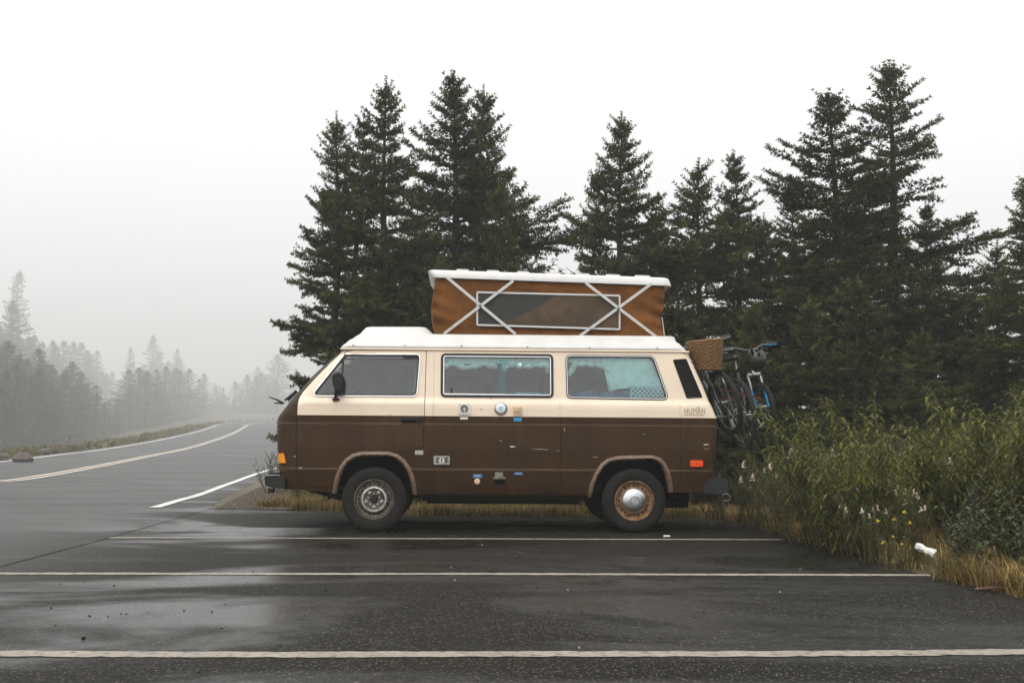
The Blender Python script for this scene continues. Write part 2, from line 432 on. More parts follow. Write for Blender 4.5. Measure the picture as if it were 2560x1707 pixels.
# ------------------------------------------------------------------ the camper van
YC = 11.825                                   # centre line of the van
KN = [(.20,.70),(.30,.82),(.38,.880),(.45,.897),(.586,.922),(.606,.911),(.80,.925),(1.016,.922),(1.036,.902),(1.10,.907),
      (1.215,.903),(1.238,.893),(1.270,.866),(1.30,.861),(1.72,.80),(1.78,.79),(2.2,.75)]
def hwz(z):
    for (a, b), (c, d) in zip(KN, KN[1:]):
        if z <= c: return b + (d - b) * max(0, (z - a)) / (c - a)
    return KN[-1][1]
def S(px, py, off=0.0):
    "pixel of the photograph -> (x, z) on the near side of the van"
    z = 1.0
    for i in range(8):
        p = at(px, py, YC - hwz(z) - off); z = p.z
    return (p.x, p.z)
def SY(px, py, y):
    p = at(px, py, y); return (p.x, p.z)
van = thing('camper_van', (at(1260, 1330, YC).x, YC, 0), 'brown and cream camper van with raised white pop-top roof parked across the lot', 'camper van')
M_BROWN = mat('faded brown paint', (.043, .0215, .0085), .46, var=.16, vscale=2.2, bump=.05, bscale=140, spec=.14, rvar=.12)
def weather(m, c_dust, s1, lo, hi, amt):
    nt = m.node_tree; b = nt.nodes['Principled BSDF']; src = b.inputs['Base Color'].links[0].from_socket
    tcn = nt.nodes.new('ShaderNodeTexCoord'); mp = nt.nodes.new('ShaderNodeMapping'); mp.inputs['Scale'].default_value = (1, 1, .45); n = nt.nodes.new('ShaderNodeTexNoise')
    n.inputs['Scale'].default_value = s1; n.inputs['Detail'].default_value = 9; n.inputs['Roughness'].default_value = .7
    mr_ = nt.nodes.new('ShaderNodeMapRange'); mr_.inputs[1].default_value = lo; mr_.inputs[2].default_value = hi; mr_.inputs[4].default_value = amt
    mx = nt.nodes.new('ShaderNodeMix'); mx.data_type = 'RGBA'; mx.inputs[7].default_value = (*c_dust, 1)
    for a, b_ in ((tcn.outputs['Object'], mp.inputs[0]), (mp.outputs[0], n.inputs['Vector']), (n.outputs[0], mr_.inputs[0]), (mr_.outputs[0], mx.inputs[0]), (src, mx.inputs[6]), (mx.outputs[2], b.inputs['Base Color'])): nt.links.new(a, b_)
weather(M_BROWN, (.105, .062, .035), 3.5, .52, .80, .40)
M_CREAM = mat('cream paint', (.74, .615, .48), .38, var=.035, vscale=3, bump=.02, bscale=120, rvar=.08)
weather(M_CREAM, (.50, .38, .25), 5, .58, .80, .5)
M_WHITER = mat('white fibreglass', (.60, .595, .585), .45, var=.05, vscale=5, bump=.03, bscale=80)
weather(M_WHITER, (.48, .45, .40), 4, .55, .80, .5)
M_RUBBER = mat('black rubber', (.012, .012, .011), .6)
M_BLACK = mat('black plastic', (.014, .014, .013), .55, spec=.25, bump=.1, bscale=200)
M_DARK = mat('dark underbody', (.005, .0045, .004), 1.0, spec=.0)
M_CHROME = mat('bright trim', (.78, .78, .77), .22, 1.0)
M_ALU = mat('dull aluminium strut', (.56, .56, .55), .42, .75, var=.08, vscale=20)
M_STEEL = mat('grey steel', (.30, .28, .25), .5, .6, var=.3, vscale=25)
M_RUST = mat('rusty wheel paint', (.34, .20, .09), .6, .2, col2=(.10, .045, .018), vscale=22, bump=.3, bscale=90)
M_ARCH = mat('worn arch lip', (.10, .062, .042), .5, col2=(.20, .12, .07), vscale=26, bump=.2, bscale=120)
M_TYRE = mat('tyre rubber', (.013, .0125, .011), .85, spec=.2, var=.2, vscale=9, bump=.15, bscale=90)
M_ORANGE = mat('orange lens', (.95, .30, .01), .25, var=.12, vscale=60, coat=.6)
M_RED = mat('red orange lens', (.92, .09, .012), .25, var=.1, vscale=60, coat=.6)
M_CANVAS = mat('brown canvas', (.14, .054, .0115), .85, var=.22, vscale=7, bump=.25, bscale=90, spec=.15)
M_TEAL = mat('teal curtain cloth', (.64, .96, .94), .9, var=.12, vscale=12, spec=.1)
M_LIN = mat('interior lining', (.26, .26, .22), .8, var=.2, vscale=3)
def glassmat(name, tint, refl):
    m = bpy.data.materials.new(name); m.use_nodes = True; nt = m.node_tree; nt.nodes.clear(); L = nt.links.new
    o = nt.nodes.new('ShaderNodeOutputMaterial'); t = nt.nodes.new('ShaderNodeBsdfTransparent'); g = nt.nodes.new('ShaderNodeBsdfGlossy')
    t.inputs[0].default_value = (*tint, 1); g.inputs['Roughness'].default_value = .03; g.inputs[0].default_value = (1, 1, 1, 1)
    fr = nt.nodes.new('ShaderNodeFresnel'); fr.inputs[0].default_value = refl
    tc = nt.nodes.new('ShaderNodeTexCoord'); nz = nt.nodes.new('ShaderNodeTexNoise'); nz.inputs['Scale'].default_value = 2.5
    bp = nt.nodes.new('ShaderNodeBump'); bp.inputs['Strength'].default_value = .04; bp.inputs['Distance'].default_value = .05
    L(tc.outputs['Object'], nz.inputs['Vector']); L(nz.outputs[0], bp.inputs['Height']); L(bp.outputs[0], g.inputs['Normal'])
    m_ = nt.nodes.new('ShaderNodeMixShader'); L(fr.outputs[0], m_.inputs[0]); L(t.outputs[0], m_.inputs[1]); L(g.outputs[0], m_.inputs[2]); L(m_.outputs[0], o.inputs[0])
    return m
M_GLASS = glassmat('tinted window glass', (.92, 1.0, .98), 1.9)
# outlines in the van's side view (x, z)
FRONT = [S(*p) for p in ((851,873),(814,904),(777.5,938),(750,968),(724,997),(705,1020),(692,1036),(687,1046),(686,1075),(687,1120),(690,1165),(695,1200),(700,1222))]
REAR = [S(*p) for p in ((1722.7,880),(1742,922),(1762,966),(1782,1012),(1797,1047),(1797.5,1080),(1794,1136),(1788,1178),(1785,1231))]
def xof(poly, z):
    P = sorted(poly, key=lambda p: p[1])
    if z <= P[0][1]: return P[0][0]
    for (a, b), (c, d) in zip(P, P[1:]):
        if z <= d: return a + (c - a) * (z - b) / max(1e-6, d - b)
    return P[-1][0]
RF, RR = .17, .09
def side_hw(x, z, off=0.0):
    h = hwz(z); t = x - xof(FRONT, z); u = xof(REAR, z) - x
    if t < RF: h -= RF - sqrt(max(0, RF * RF - (RF - max(0, t)) ** 2))
    if u < RR: h -= RR - sqrt(max(0, RR * RR - (RR - max(0, u)) ** 2))
    return h + off
GROOVES = []          # vertical seams (x0, z0, z1)
def P3(x, z, off=0.0, side=-1):
    for gx, g0, g1 in GROOVES:
        if g0 <= z <= g1 and abs(x - gx) < .004: off -= .005
    return Vector((x, YC + side * side_hw(x, z, off), z))
def arc(c, r, a0, a1, n): return [(c[0] + r * cos(radians(a0 + (a1 - a0) * i / n)), c[1] + r * sin(radians(a0 + (a1 - a0) * i / n))) for i in range(n + 1)]
def rpoly(pts, rad, n=6):
    "polygon with rounded corners"
    out = []; k = len(pts); rad = rad if isinstance(rad, (list, tuple)) else [rad] * k
    for i in range(k):
        p = Vector(pts[i]); a = Vector(pts[i-1]); b = Vector(pts[(i+1) % k]); u = (a - p).normalized(); w = (b - p).normalized()
        ang = u.angle(w); t = min(rad[i] / math.tan(ang / 2), .45 * min((a-p).length, (b-p).length)); 
        s0 = p + u * t; s1 = p + w * t
        for j in range(n + 1):
            q = j / n; out.append(tuple((1-q)**2 * s0 + 2*q*(1-q) * p + q*q * s1))
    return out
def densify(poly, step, closed=True):
    r = []; k = len(poly)
    for i in range(k if closed else k - 1):
        a = Vector(poly[i]); b = Vector(poly[(i+1) % k]); m = max(1, int((b-a).length / step))
        for j in range(m): r.append(tuple(a + (b-a) * j / m))
    if not closed: r.append(tuple(poly[-1]))
    return r
def inside(p, poly):
    x, y = p; c = False; j = len(poly) - 1
    for i in range(len(poly)):
        xi, yi = poly[i]; xj, yj = poly[j]
        if (yi > y) != (yj > y) and x < (xj - xi) * (y - yi) / (yj - yi) + xi: c = not c
        j = i
    return c
def offs(poly, d):
    "grow (d > 0) or shrink a closed polygon"
    k = len(poly); area = sum(poly[i-1][0]*poly[i][1] - poly[i][0]*poly[i-1][1] for i in range(k)); sg = 1 if area > 0 else -1; r = []
    for i in range(k):
        a = Vector(poly[i-1]); p = Vector(poly[i]); b = Vector(poly[(i+1) % k])
        n1 = Vector(((p-a).y, -(p-a).x)); n2 = Vector(((b-p).y, -(b-p).x))
        n1 = n1.normalized() if n1.length > 1e-9 else n2.normalized(); n2 = n2.normalized() if n2.length > 1e-9 else n1
        n = (n1 + n2); n = n.normalized() if n.length > 1e-6 else n1
        k_ = max(.5, n.dot(n1)); r.append(tuple(p + n * (d * sg / k_)))
    return r
def cdt_panel(outline, holes, hlines=(), polylines=(), grid=.06):
    pts = []; edges = []
    def addloop(L, closed):
        n = len(pts); pts.extend(L)
        for i in range(len(L) - (0 if closed else 1)): edges.append((n + i, n + (i + 1) % len(L)))
    O = densify(outline, .03); addloop(O, True)
    H = [densify(h, .03) for h in holes]
    for h in H: addloop(h, True)
    x0 = min(p[0] for p in O); x1 = max(p[0] for p in O); z0 = min(p[1] for p in O); z1 = max(p[1] for p in O)
    for z in hlines:
        if z0 < z < z1: addloop(densify([(x0 - .01, z), (x1 + .01, z)], .06, False), False)
    for L in polylines: addloop(densify(L, .04, False), False)
    gx = x0
    while gx < x1:
        gy = z0 + .013
        while gy < z1:
            pts.append((gx + .011, gy)); gy += grid
        gx += grid
    r = delaunay_2d_cdt([Vector(p) for p in pts], edges, [], 0, 1e-5)
    V = [tuple(v) for v in r[0]]; F = []
    for f in r[2]:
        c = (sum(V[i][0] for i in f) / len(f), sum(V[i][1] for i in f) / len(f))
        if inside(c, O) and not any(inside(c, h) for h in H): F.append(tuple(f))
    used = sorted({i for f in F for i in f}); mp = {a: b for b, a in enumerate(used)}
    return [V[i] for i in used], [tuple(mp[i] for i in f) for f in F]
def side_part(name, outline, holes, mats, matfn, off=0.0, lines=True, poly=(), parent=None, thick=.012, sides=(-1,), flange=None):
    hl = [k[0] for k in KN if .3 < k[0] < 1.8] + [SPLIT] if lines else []
    V, F = cdt_panel(outline, holes, hl, poly); objs = []
    for sd in sides:
        vv = [P3(x, z, off, sd) for x, z in V]; ff = list(F)
        mi = [matfn(sum(V[i][0] for i in f) / 3, sum(V[i][1] for i in f) / 3) for f in F]
        # turned-in edges all round
        cnt = {}
        for f in F:
            for i in range(len(f)):
                e = (f[i], f[(i+1) % len(f)]); cnt[e] = cnt.get(e, 0) + 1
        bd = [e for e in cnt if (e[1], e[0]) not in cnt]
        mp = {}
        for e in bd:
            for i in e:
                if i not in mp:
                    mp[i] = len(vv); q = vv[i]; vv.append(Vector((q.x, q.y - sd * thick, q.z)))
        for a, b in bd: 
            ff.append((b, a, mp[a], mp[b])); mx = matfn((V[a][0] + V[b][0]) / 2, (V[a][1] + V[b][1]) / 2); mi.append(mx)
        o = obj(name, vv, ff, mats, parent or van, midx=mi); sharp(o, 32); objs.append(o)
    return objs
SPLIT = S(1280, 1041)[1]
nearF = [[(xof(FRONT, z) + t, z) for z in [.42 + i * .045 for i in range(30)]] for t in (.006, .02, .045, .08, .12, .165)]
nearR = [[(xof(REAR, z) - t, z) for z in [.42 + i * .045 for i in range(30)]] for t in (.004, .014, .032, .06, .088)]
# wheels and arches
WF = Vector((S(936, 1248.7)[0], 0, .3065)); WR = Vector((S(1583, 1253)[0], 0, .3065))
ARCH_F = [S(*p) for p in ((840,1233),(846,1200),(855,1174),(868,1155),(885,1143),(908,1138),(970,1138),(990,1144),(1006,1157),(1019,1176),(1028,1202),(1033,1236))]
ARCH_R = [S(*p) for p in ((1477,1243),(1484,1212),(1495,1186),(1509,1165),(1524,1154),(1545,1149),(1628,1146.5),(1645,1152),(1657,1163),(1666,1184),(1671,1208),(1673,1231))]
SIDE = (list(reversed(FRONT)) + [] )
TOPZ = S(1280, 874)[1]
outline = [FRONT[-1]] + [(FRONT[-1][0] + .25, FRONT[-1][1] - .01)] + [S(829, 1231)] + ARCH_F + [S(1040, 1239), S(1250, 1246), S(1471, 1249)] + ARCH_R + [S(1690, 1230), S(1759, 1231)] + list(reversed(REAR)) + FRONT[:-1]
outline = [p for i, p in enumerate(outline) if i == 0 or (Vector(p) - Vector(outline[i-1])).length > .004]
DOOR = [S(*p) for p in ((857,876),(820,910.5),(786,946),(757,978),(748,993),(744.5,1010),(743,1040),(741,1100),(742,1160),(744.5,1213),(833,1220),(838,1200),(848,1172),(863,1151),(884,1134.5),(920,1126.5),(970,1127.5),(1019,1128),(1056.5,1116.5),(1058,1080),(1060,1036),(1063,950),(1065.5,877))]
WIN_F = rpoly([S(*p) for p in ((779,988.5),(1041.5,989.5),(1050.5,885.5),(861,884.5))], [.035,.045,.045,.03])
WIN_M = rpoly([S(*p) for p in ((1102,992),(1383.5,994),(1382.5,886),(1103,883.5))], .05)
WIN_R = rpoly([S(*p) for p in ((1417,994.5),(1673,999.5),(1634,889),(1414,887.5))], [.05,.05,.07,.05])
VENT = rpoly([S(*p) for p in ((1717,995),(1756,993),(1715.5,897),(1682.5,899.5))], .012)
GROOVES += [(S(1400.5, 1100)[0], .42, 1.26), (S(1701.5, 1100)[0], .42, 1.22), (S(1084, 1000)[0], 1.03, 1.72)]
seams = [[(g[0] + d, g[1]), (g[0] + d, g[2])] for g in GROOVES for d in (-.0045, -.0005, .0005, .0045)]
def seamlines(): return [[(g[0] + d, g[1] + (g[2]-g[1]) * i / 12) for i in range(13)] for g in GROOVES for d in (-.0042, 0.0, .0042)]
two = lambda x, z: 0 if (z < SPLIT or x < -1.9 + .0 and False) else 1
PIL = [S(*p) for p in ((856,873),(752,985),(745,1002),(743,1040))]
def paintfn(x, z):
    if z < SPLIT: return 0
    if z <= PIL[0][1] + .02 and x < xof(PIL, z): return 0
    return 1
bodies = side_part('side_panel', outline, [offs(DOOR, .006), WIN_M, WIN_R, VENT], [M_BROWN, M_CREAM], paintfn, poly=nearF + nearR + seamlines(), sides=(-1, 1))
WIN_FH = WIN_F
doors = side_part('door', DOOR, [WIN_F], [M_BROWN, M_CREAM], paintfn, sides=(-1, 1))
for s in (-1, 1):   # dark jamb behind the door gap
    b = MB(); D = offs(DOOR, .03); D2 = offs(DOOR, -.03); n = len(D)
    b.add([P3(x, z, -.016, s) for x, z in D] + [P3(x, z, -.016, s) for x, z in D2], [(i, (i+1) % n, n + (i+1) % n, n + i) for i in range(n)])
    b.make('door_jamb', M_DARK, van, 60)
def ring(poly, w0, w1, o0, o1, side=-1):
    "a frame of rectangular section that follows the body surface: from offset w0 to w1 sideways, o0 to o1 out"
    b = MB(); A = offs(poly, w0); B = offs(poly, w1); n = len(poly)
    v = [P3(x, z, o0, side) for x, z in A] + [P3(x, z, o1, side) for x, z in A] + [P3(x, z, o1, side) for x, z in B] + [P3(x, z, o0, side) for x, z in B]
    f = []
    for i in range(n):
        j = (i + 1) % n
        for k in range(4): k2 = (k + 1) % 4; f.append((k*n+i, k*n+j, k2*n+j, k2*n+i))
    return b.add(v, f)
def pane(poly, off, side=-1):
    "a flat sheet inside a window opening"
    V, F = cdt_panel(poly, [], grid=.09)
    return MB().add([P3(x, z, off, side) for x, z in V], F)
for s in (-1, 1):
    for dn, (poly, nm) in enumerate(((WIN_F, 'window'), (WIN_M, 'window'), (WIN_R, 'window'))):
        par = doors[0 if s < 0 else 1] if dn == 0 else van
        w = pane(offs(poly, .004), -.014, s).make(nm, M_GLASS, par)
        if dn == 0:
            ring(poly, -.016, .004, -.012, .004, s).make('window_rubber', M_RUBBER, par)
            ring(poly, -.003, .006, .004, .009, s).make('window_trim', M_CHROME, par)
        elif dn == 1:
            ring(poly, -.022, .003, -.012, .006, s).make('window_rubber', M_RUBBER, w)
            ring(poly, -.030, -.0225, -.012, .010, s).make('window_trim', M_CHROME, w)
        else:
            ring(poly, -.018, .003, -.012, .006, s).make('window_rubber', M_RUBBER, w)
            ring(poly, -.011, -.006, .006, .010, s).make('window_trim', M_CHROME, w)
d0 = doors[0]
# vent window bar, black band along the top of the door glass
a = S(858.5, 888); c = S(851.5, 987)
MB().bar(P3(*a, -.004), P3(*c, -.004), .016, .022, (1, 0, 0)).make('vent_window_bar', M_RUBBER, d0)
b = MB(); t0, t1, t2, t3 = S(861, 887), S(1047, 888), S(1046, 899), S(860, 898)
b.add([P3(*q, -.011) for q in (t0, t1, t2, t3)], [(0, 1, 2, 3)]).make('sun_strip', M_RUBBER, d0, None)
# sliding pane of the middle window: overlap strip, lower rail, catch
e0, e1 = S(1247, 893), S(1263, 986)
M_TEALG = glassmat('double glass', (.45, .80, .80), 1.7)
MB().add([P3(*S(1247, 893), -.007), P3(*S(1263, 893), -.007), P3(*S(1263, 986), -.007), P3(*S(1247, 986), -.007)], [(0,1,2,3)]).make('pane_overlap', M_TEALG, van, None)
MB().bar(P3(*S(1110, 984), .0), P3(*S(1262, 986), .0), .010, .012).make('slider_rail', M_CHROME, van)
MB().bar(P3(*S(1129, 970), .0), P3(*S(1129, 983), .0), .025, .014, (1,0,0)).make('window_catch', M_RUBBER, van)
# engine air vent: dark recess and louvres
for s in (-1, 1):
    pane(VENT, -.045, s).make('air_vent', M_DARK, van)
    av = bpy.data.objects[[o.name for o in van.children if o.name.startswith('air_vent')][-1]]
    ring(VENT, -.006, .003, -.045, .004, s).make('vent_frame', M_BLACK, av)
    for k in range(14):
        q = (k + .5) / 14; L_ = Vector(S(1684, 900.5)).lerp(Vector(S(1717.5, 994)), q); R_ = Vector(S(1715, 898.5)).lerp(Vector(S(1754.5, 992)), q)
        b = MB(); th = .010
        pts = []
        for (x, z) in (L_, R_):
            for o_, dz in ((-.036, .016), (-.004, -.006), (-.004, -.011), (-.038, .011)): pts.append(P3(x, z + dz, o_, s))
        b.add(pts, [(0,1,5,4),(1,2,6,5),(2,3,7,6),(3,0,4,7),(0,3,2,1),(4,5,6,7)]).make('louvre', M_BLACK, av)
# wheel arch lips and dark wheel wells
def lip(arch, nm, s=-1):
    A = densify(arch, .03, False); b = MB(); rows = []
    c = Vector((sum(p[0] for p in A) / len(A), min(p[1] for p in A)))
    for (x, z) in A:
        d = (Vector((x, z)) - c); d.normalize()
        prof = ((-.004, -.10), (-.004, .008), (.010, .018), (.022, .012), (.038, .002))
        rows.append([P3(x + d.x * w, z + d.y * w, o_, s) for w, o_ in prof])
    n = len(rows[0]); v = [p for r in rows for p in r]; f = []
    for i in range(len(rows) - 1):
        for j in range(n - 1): f.append((i*n+j, (i+1)*n+j, (i+1)*n+j+1, i*n+j+1))
    return b.add(v, f).make(nm, M_ARCH, van, 50)
for s in (-1, 1):
    for A in (ARCH_F, ARCH_R): lip(A, 'wheel_arch', s)
    for W_ in (WF, WR):
        b = MB(); n = 20; r = .44; v = []
        for i in range(n + 1):
            t = pi * i / n
            for y in (YC + s * .86, YC + s * .45): v.append((W_.x + r * cos(t), y, .30 + r * .98 * sin(t)))
        f = [(2*i, 2*i+1, 2*i+3, 2*i+2) for i in range(n)]; f.append(tuple(2*i+1 for i in range(n + 1)))
        b.add(v, f).make('wheel_well', M_DARK, van, 60)
# floor pan, sills, engine, exhaust
b = MB(); xa, xb = FRONT[-1][0] + .06, REAR[-1][0] - .04
b.box((xa, YC - .84, .40), (xb, YC + .84, .455)); b.make('floor_pan', M_DARK, van)
b = MB(); b.box((WF.x + .46, YC - .86, .30), (WR.x - .44, YC + .86, .40)); b.box((WF.x + .5, YC - .7, .262), (WR.x - .5, YC + .7, .31)); b.make('chassis', M_DARK, van)
b = MB(); b.box((WR.x - .05, YC - .45, .22), (xb - .12, YC + .45, .42)); b.make('engine', M_DARK, van)
b = MB(); x0_ = FRONT[-1][0]
b.add([(x0_ + .18, YC - .8, .40), (WF.x - .25, YC - .8, .27), (WF.x - .25, YC - .8, .36), (x0_ + .18, YC - .8, .42), (x0_ + .18, YC + .8, .40), (WF.x - .25, YC + .8, .27), (WF.x - .25, YC + .8, .36), (x0_ + .18, YC + .8, .42)], [(0,1,2,3),(7,6,5,4),(0,4,5,1),(1,5,6,2),(2,6,7,3),(3,7,4,0)])
b.make('splash_guard', M_DARK, van)
for W_ in (WF, WR):
    MB().tube([(W_.x, YC - .7, .30), (W_.x, YC + .7, .30)], .04).make('axle', M_DARK, van)
MB().tube([(WR.x + .22, YC - .5, .27), (WR.x + .55, YC - .5, .26)], .045, 12).make('exhaust', M_DARK, van)
hk = SY(1815, 1243, YC - .6)
MB().tube([(hk[0] + .045 * cos(t) , YC - .6, hk[1] + .035 * sin(t)) for t in [2.6 - i * .45 for i in range(12)]], .007, 6).make('tow_hook', M_STEEL, van)
# nose, windscreen, tail
def endface(poly, zs, inset, sgn, mats, nm, dx=0.0):
    b = MB(); n = 13; rows = []
    for z in zs:
        hw = hwz(z) - inset; x = xof(poly, z); row = []
        for i in range(n):
            u = -1 + 2 * i / (n - 1); row.append(Vector((x + sgn * .035 * (1 - u * u) + dx, YC + hw * u, z)))
        rows.append(row)
    v = [p for r in rows for p in r]; f = [(i*n+j, i*n+j+1, (i+1)*n+j+1, (i+1)*n+j) for i in range(len(rows)-1) for j in range(n-1)]
    return b.add(v, f).make(nm, mats, van, 40)
zf = FRONT[-1][1]
endface(FRONT, [zf, .5, .6, .7, .8, .9, 1.0, 1.05, 1.07, 1.09, 1.11, 1.14, 1.18, 1.22], RF, -1, M_BROWN, 'front_panel')
endface(FRONT, [1.22, 1.3, 1.4, 1.5, 1.6, 1.68], RF - .03, -1, M_GLASS, 'windscreen', -.004)
endface(FRONT, [1.68, FRONT[0][1]], RF - .01, -1, M_BROWN, 'windscreen_header')
endface(REAR, [REAR[-1][1], .5, .6, .7, .8, .95, 1.05, 1.1, 1.13, 1.2], RR, 1, M_BROWN, 'tailgate')
endface(REAR, [1.2, 1.3, 1.45, 1.6, 1.68], RR + .06, 1, M_GLASS, 'rear_window', .002)
tg = endface(REAR, [1.2, 1.3, 1.45, 1.6, 1.68], RR, 1, M_CREAM, 'tailgate_frame', -.006)
for sgn in (-1, 1):
    c = Vector((xof(FRONT, .985) + .012, YC + sgn * .60, S(686, 1076)[1]))
    MB().lathe([(.0, -.03), (.085, -.022), (.100, -.006), (.112, 0), (.116, .02), (.116, .05)], c, 'X', 28).make('headlight', [M_CHROME], van)
b = MB(); zc = S(686, 1076)[1]
for k in range(5): b.box((xof(FRONT, .98) - .055, YC - .45, zc - .10 + k * .045), (xof(FRONT, .98) - .03, YC + .45, zc - .085 + k * .045))
b.make('grille', M_BLACK, van)
# wipers standing off the base of the windscreen
for (p, q, y) in (((710, 1008), (672, 992), YC - .55), ((706, 1008.5), (686, 1007.5), YC - .5), ((712, 1001), (742, 977), YC - .62)):
    a, c = at(*p, y), at(*q, y); MB().tube([a, (a + c) / 2 + Vector((0, 0, .006)), c], [.011, .009, .006], 6).make('wiper', M_BLACK, van)
a, c = at(719, 1000, YC - .6), at(742, 977, YC - .6); MB().bar(a, c, .03, .02).make('wiper_arm', M_BLACK, van)
# bumpers
def extrude(poly, y0, y1):
    n = len(poly); v = [(x, y0, z) for x, z in poly] + [(x, y1, z) for x, z in poly]
    return MB().add(v, [tuple(range(n)), tuple(range(2*n-1, n-1, -1))] + [(i, (i+1) % n, n + (i+1) % n, n + i) for i in range(n)])
yb0, yb1 = YC - .90, YC + .90
bp = extrude([SY(*p, yb0) for p in ((660,1192),(666,1188),(705,1187.5),(712,1192),(712,1221),(680,1219.5),(664,1216),(660,1205))], yb0, yb1).make('front_bumper', M_BLACK, van)
extrude([SY(*p, yb0) for p in ((660,1186.5),(676,1182),(698,1180.5),(699,1186),(668,1187.5))], yb0 + .02, yb1 - .02).make('bumper_top', M_BLACK, bp)
MB().tube([Vector((x, yb0 - .004, z)) for x, z in [SY(*p, yb0) for p in ((700,1187),(664,1187.5),(660,1194),(661.5,1212),(668,1217),(682,1219.5))]], .0035, 5).make('bright_edge', M_CHROME, bp)
extrude([SY(*p, yb0) for p in ((654,1194),(660,1193),(660,1207),(655,1207))], yb0 + .1, yb1 - .1).make('rubber_strip', M_RUBBER, bp)
extrude([SY(*p, yb0) for p in ((667,1220),(681,1220),(680,1232),(669,1233))], yb0 + .04, yb0 + .16).make('bracket', M_BLACK, bp)
M_GREYP = mat('grey bumper plastic', (.022, .025, .026), .65, spec=.2, var=.15, vscale=12, bump=.15, bscale=120)
rb = extrude(rpoly([SY(*p, yb0) for p in ((1759,1233),(1816,1233),(1820.5,1222),(1819.5,1197),(1812,1195),(1764,1196.5),(1760,1203))], .012, 3), yb0, yb1).make('rear_bumper', M_GREYP, van)
# gutter rail round the roof
g = []
for i in range(41):
    q = i / 40; x, z = Vector(S(851, 872.5)).lerp(Vector(S(1722.5, 880)), q); g.append((x, z))
for s in (-1, 1):
    b = MB(); v = []
    for x, z in g:
        for o_, dz in ((-.03, .012), (.012, .010), (.016, .000), (.010, -.006), (-.03, -.004)): v.append(Vector((x, YC + s * (hwz(z) + o_), z + dz)))
    n = 5; f = [(i*n+j, i*n+(j+1) % n, (i+1)*n+(j+1) % n, (i+1)*n+j) for i in range(len(g)-1) for j in range(n)]
    f += [tuple(range(n)), tuple((len(g)-1)*n + j for j in range(n))]
    b.add(v, f).make('gutter', M_CREAM, van)
# hard roof in two tiers with the front luggage hump
def rrect(x0, x1, hw, z0, z1, r, n=5):
    "rounded rectangle ring; z0 at the front end, z1 at the rear"
    pts = []
    for cx, cyy, a in ((x1 - r, hw - r, 0), (x0 + r, hw - r, 90), (x0 + r, -hw + r, 180), (x1 - r, -hw + r, 270)):
        for i in range(n + 1):
            t = radians(a + 90 * i / n); x = cx + r * cos(t); y = cyy + r * sin(t)
            pts.append(Vector((x, YC + y, z0 + (z1 - z0) * (x - x0) / (x1 - x0))))
    return pts
def tier(pa, pb, hw, r=.09):
    y = YC - hw; a = SY(*pa, y); c = SY(*pb, y); return rrect(a[0], c[0], hw, a[1], c[1], r)
MB().loft([tier((852,871.5), (1722,879), .785), tier((851,866), (1718,873.5), .80), tier((852.5,863.5), (1716,871), .80), tier((871,849), (1701,857), .765), tier((873,847), (1697.5,855), .752),
           tier((877,846.2), (1695,854), .742), tier((894,835), (1690,842), .715), tier((898,833.4), (1687,840.4), .70)]).make('roof', M_WHITER, van, 28)
MB().loft([tier((897,834), (1085,835.5), .68), tier((912,818), (1067,818.5), .63), tier((915,816.8), (1064,817.2), .61)]).make('luggage_tray', M_WHITER, van, 28)
for px_, py_ in ((883, 863), (1012, 864), (1153.5, 864.5), (1319, 867), (1474, 869), (1644, 870)):
    p = at(px_, py_, YC - .80); MB().lathe([(0, -.008), (.006, -.006), (.008, 0)], (p.x, YC - .80, p.z), 'Y', 10).make('roof_bolt', M_STEEL, van)
# pop-top lid, ribs, canvas, scissor struts
LH = .60
def lid(pa, pb, hw, r=.06): return tier(pa, pb, hw, r)
ld = MB().loft([lid((1092,694), (1672,714), LH - .06), lid((1083,693.5), (1680.5,714.5), LH), lid((1080,690), (1680,711), LH), lid((1073,680), (1675,699), LH - .02), lid((1069.5,675.5), (1672.5,696), LH - .035), lid((1074,674), (1668,694.5), LH - .06)]).make('pop_top_lid', M_WHITER, van, 28)
for xa_, xb_ in ((1141,1172),(1217,1248),(1293,1323),(1368,1399),(1442,1474),(1514,1550),(1587,1625)):
    yl_ = lambda x: 674.3 + (x - 1070) * .0343
    q = YC - .5; P = [SY(xa_ - 2, yl_(xa_) + 1, q), SY(xb_ + 3, yl_(xb_) + 1, q), SY(xb_ - 2, yl_(xb_) - 4.5, q), SY(xa_ + 2, yl_(xa_) - 4.5, q)]
    extrude(P, YC - .5, YC + .5).make('lid_rib', M_WHITER, ld)
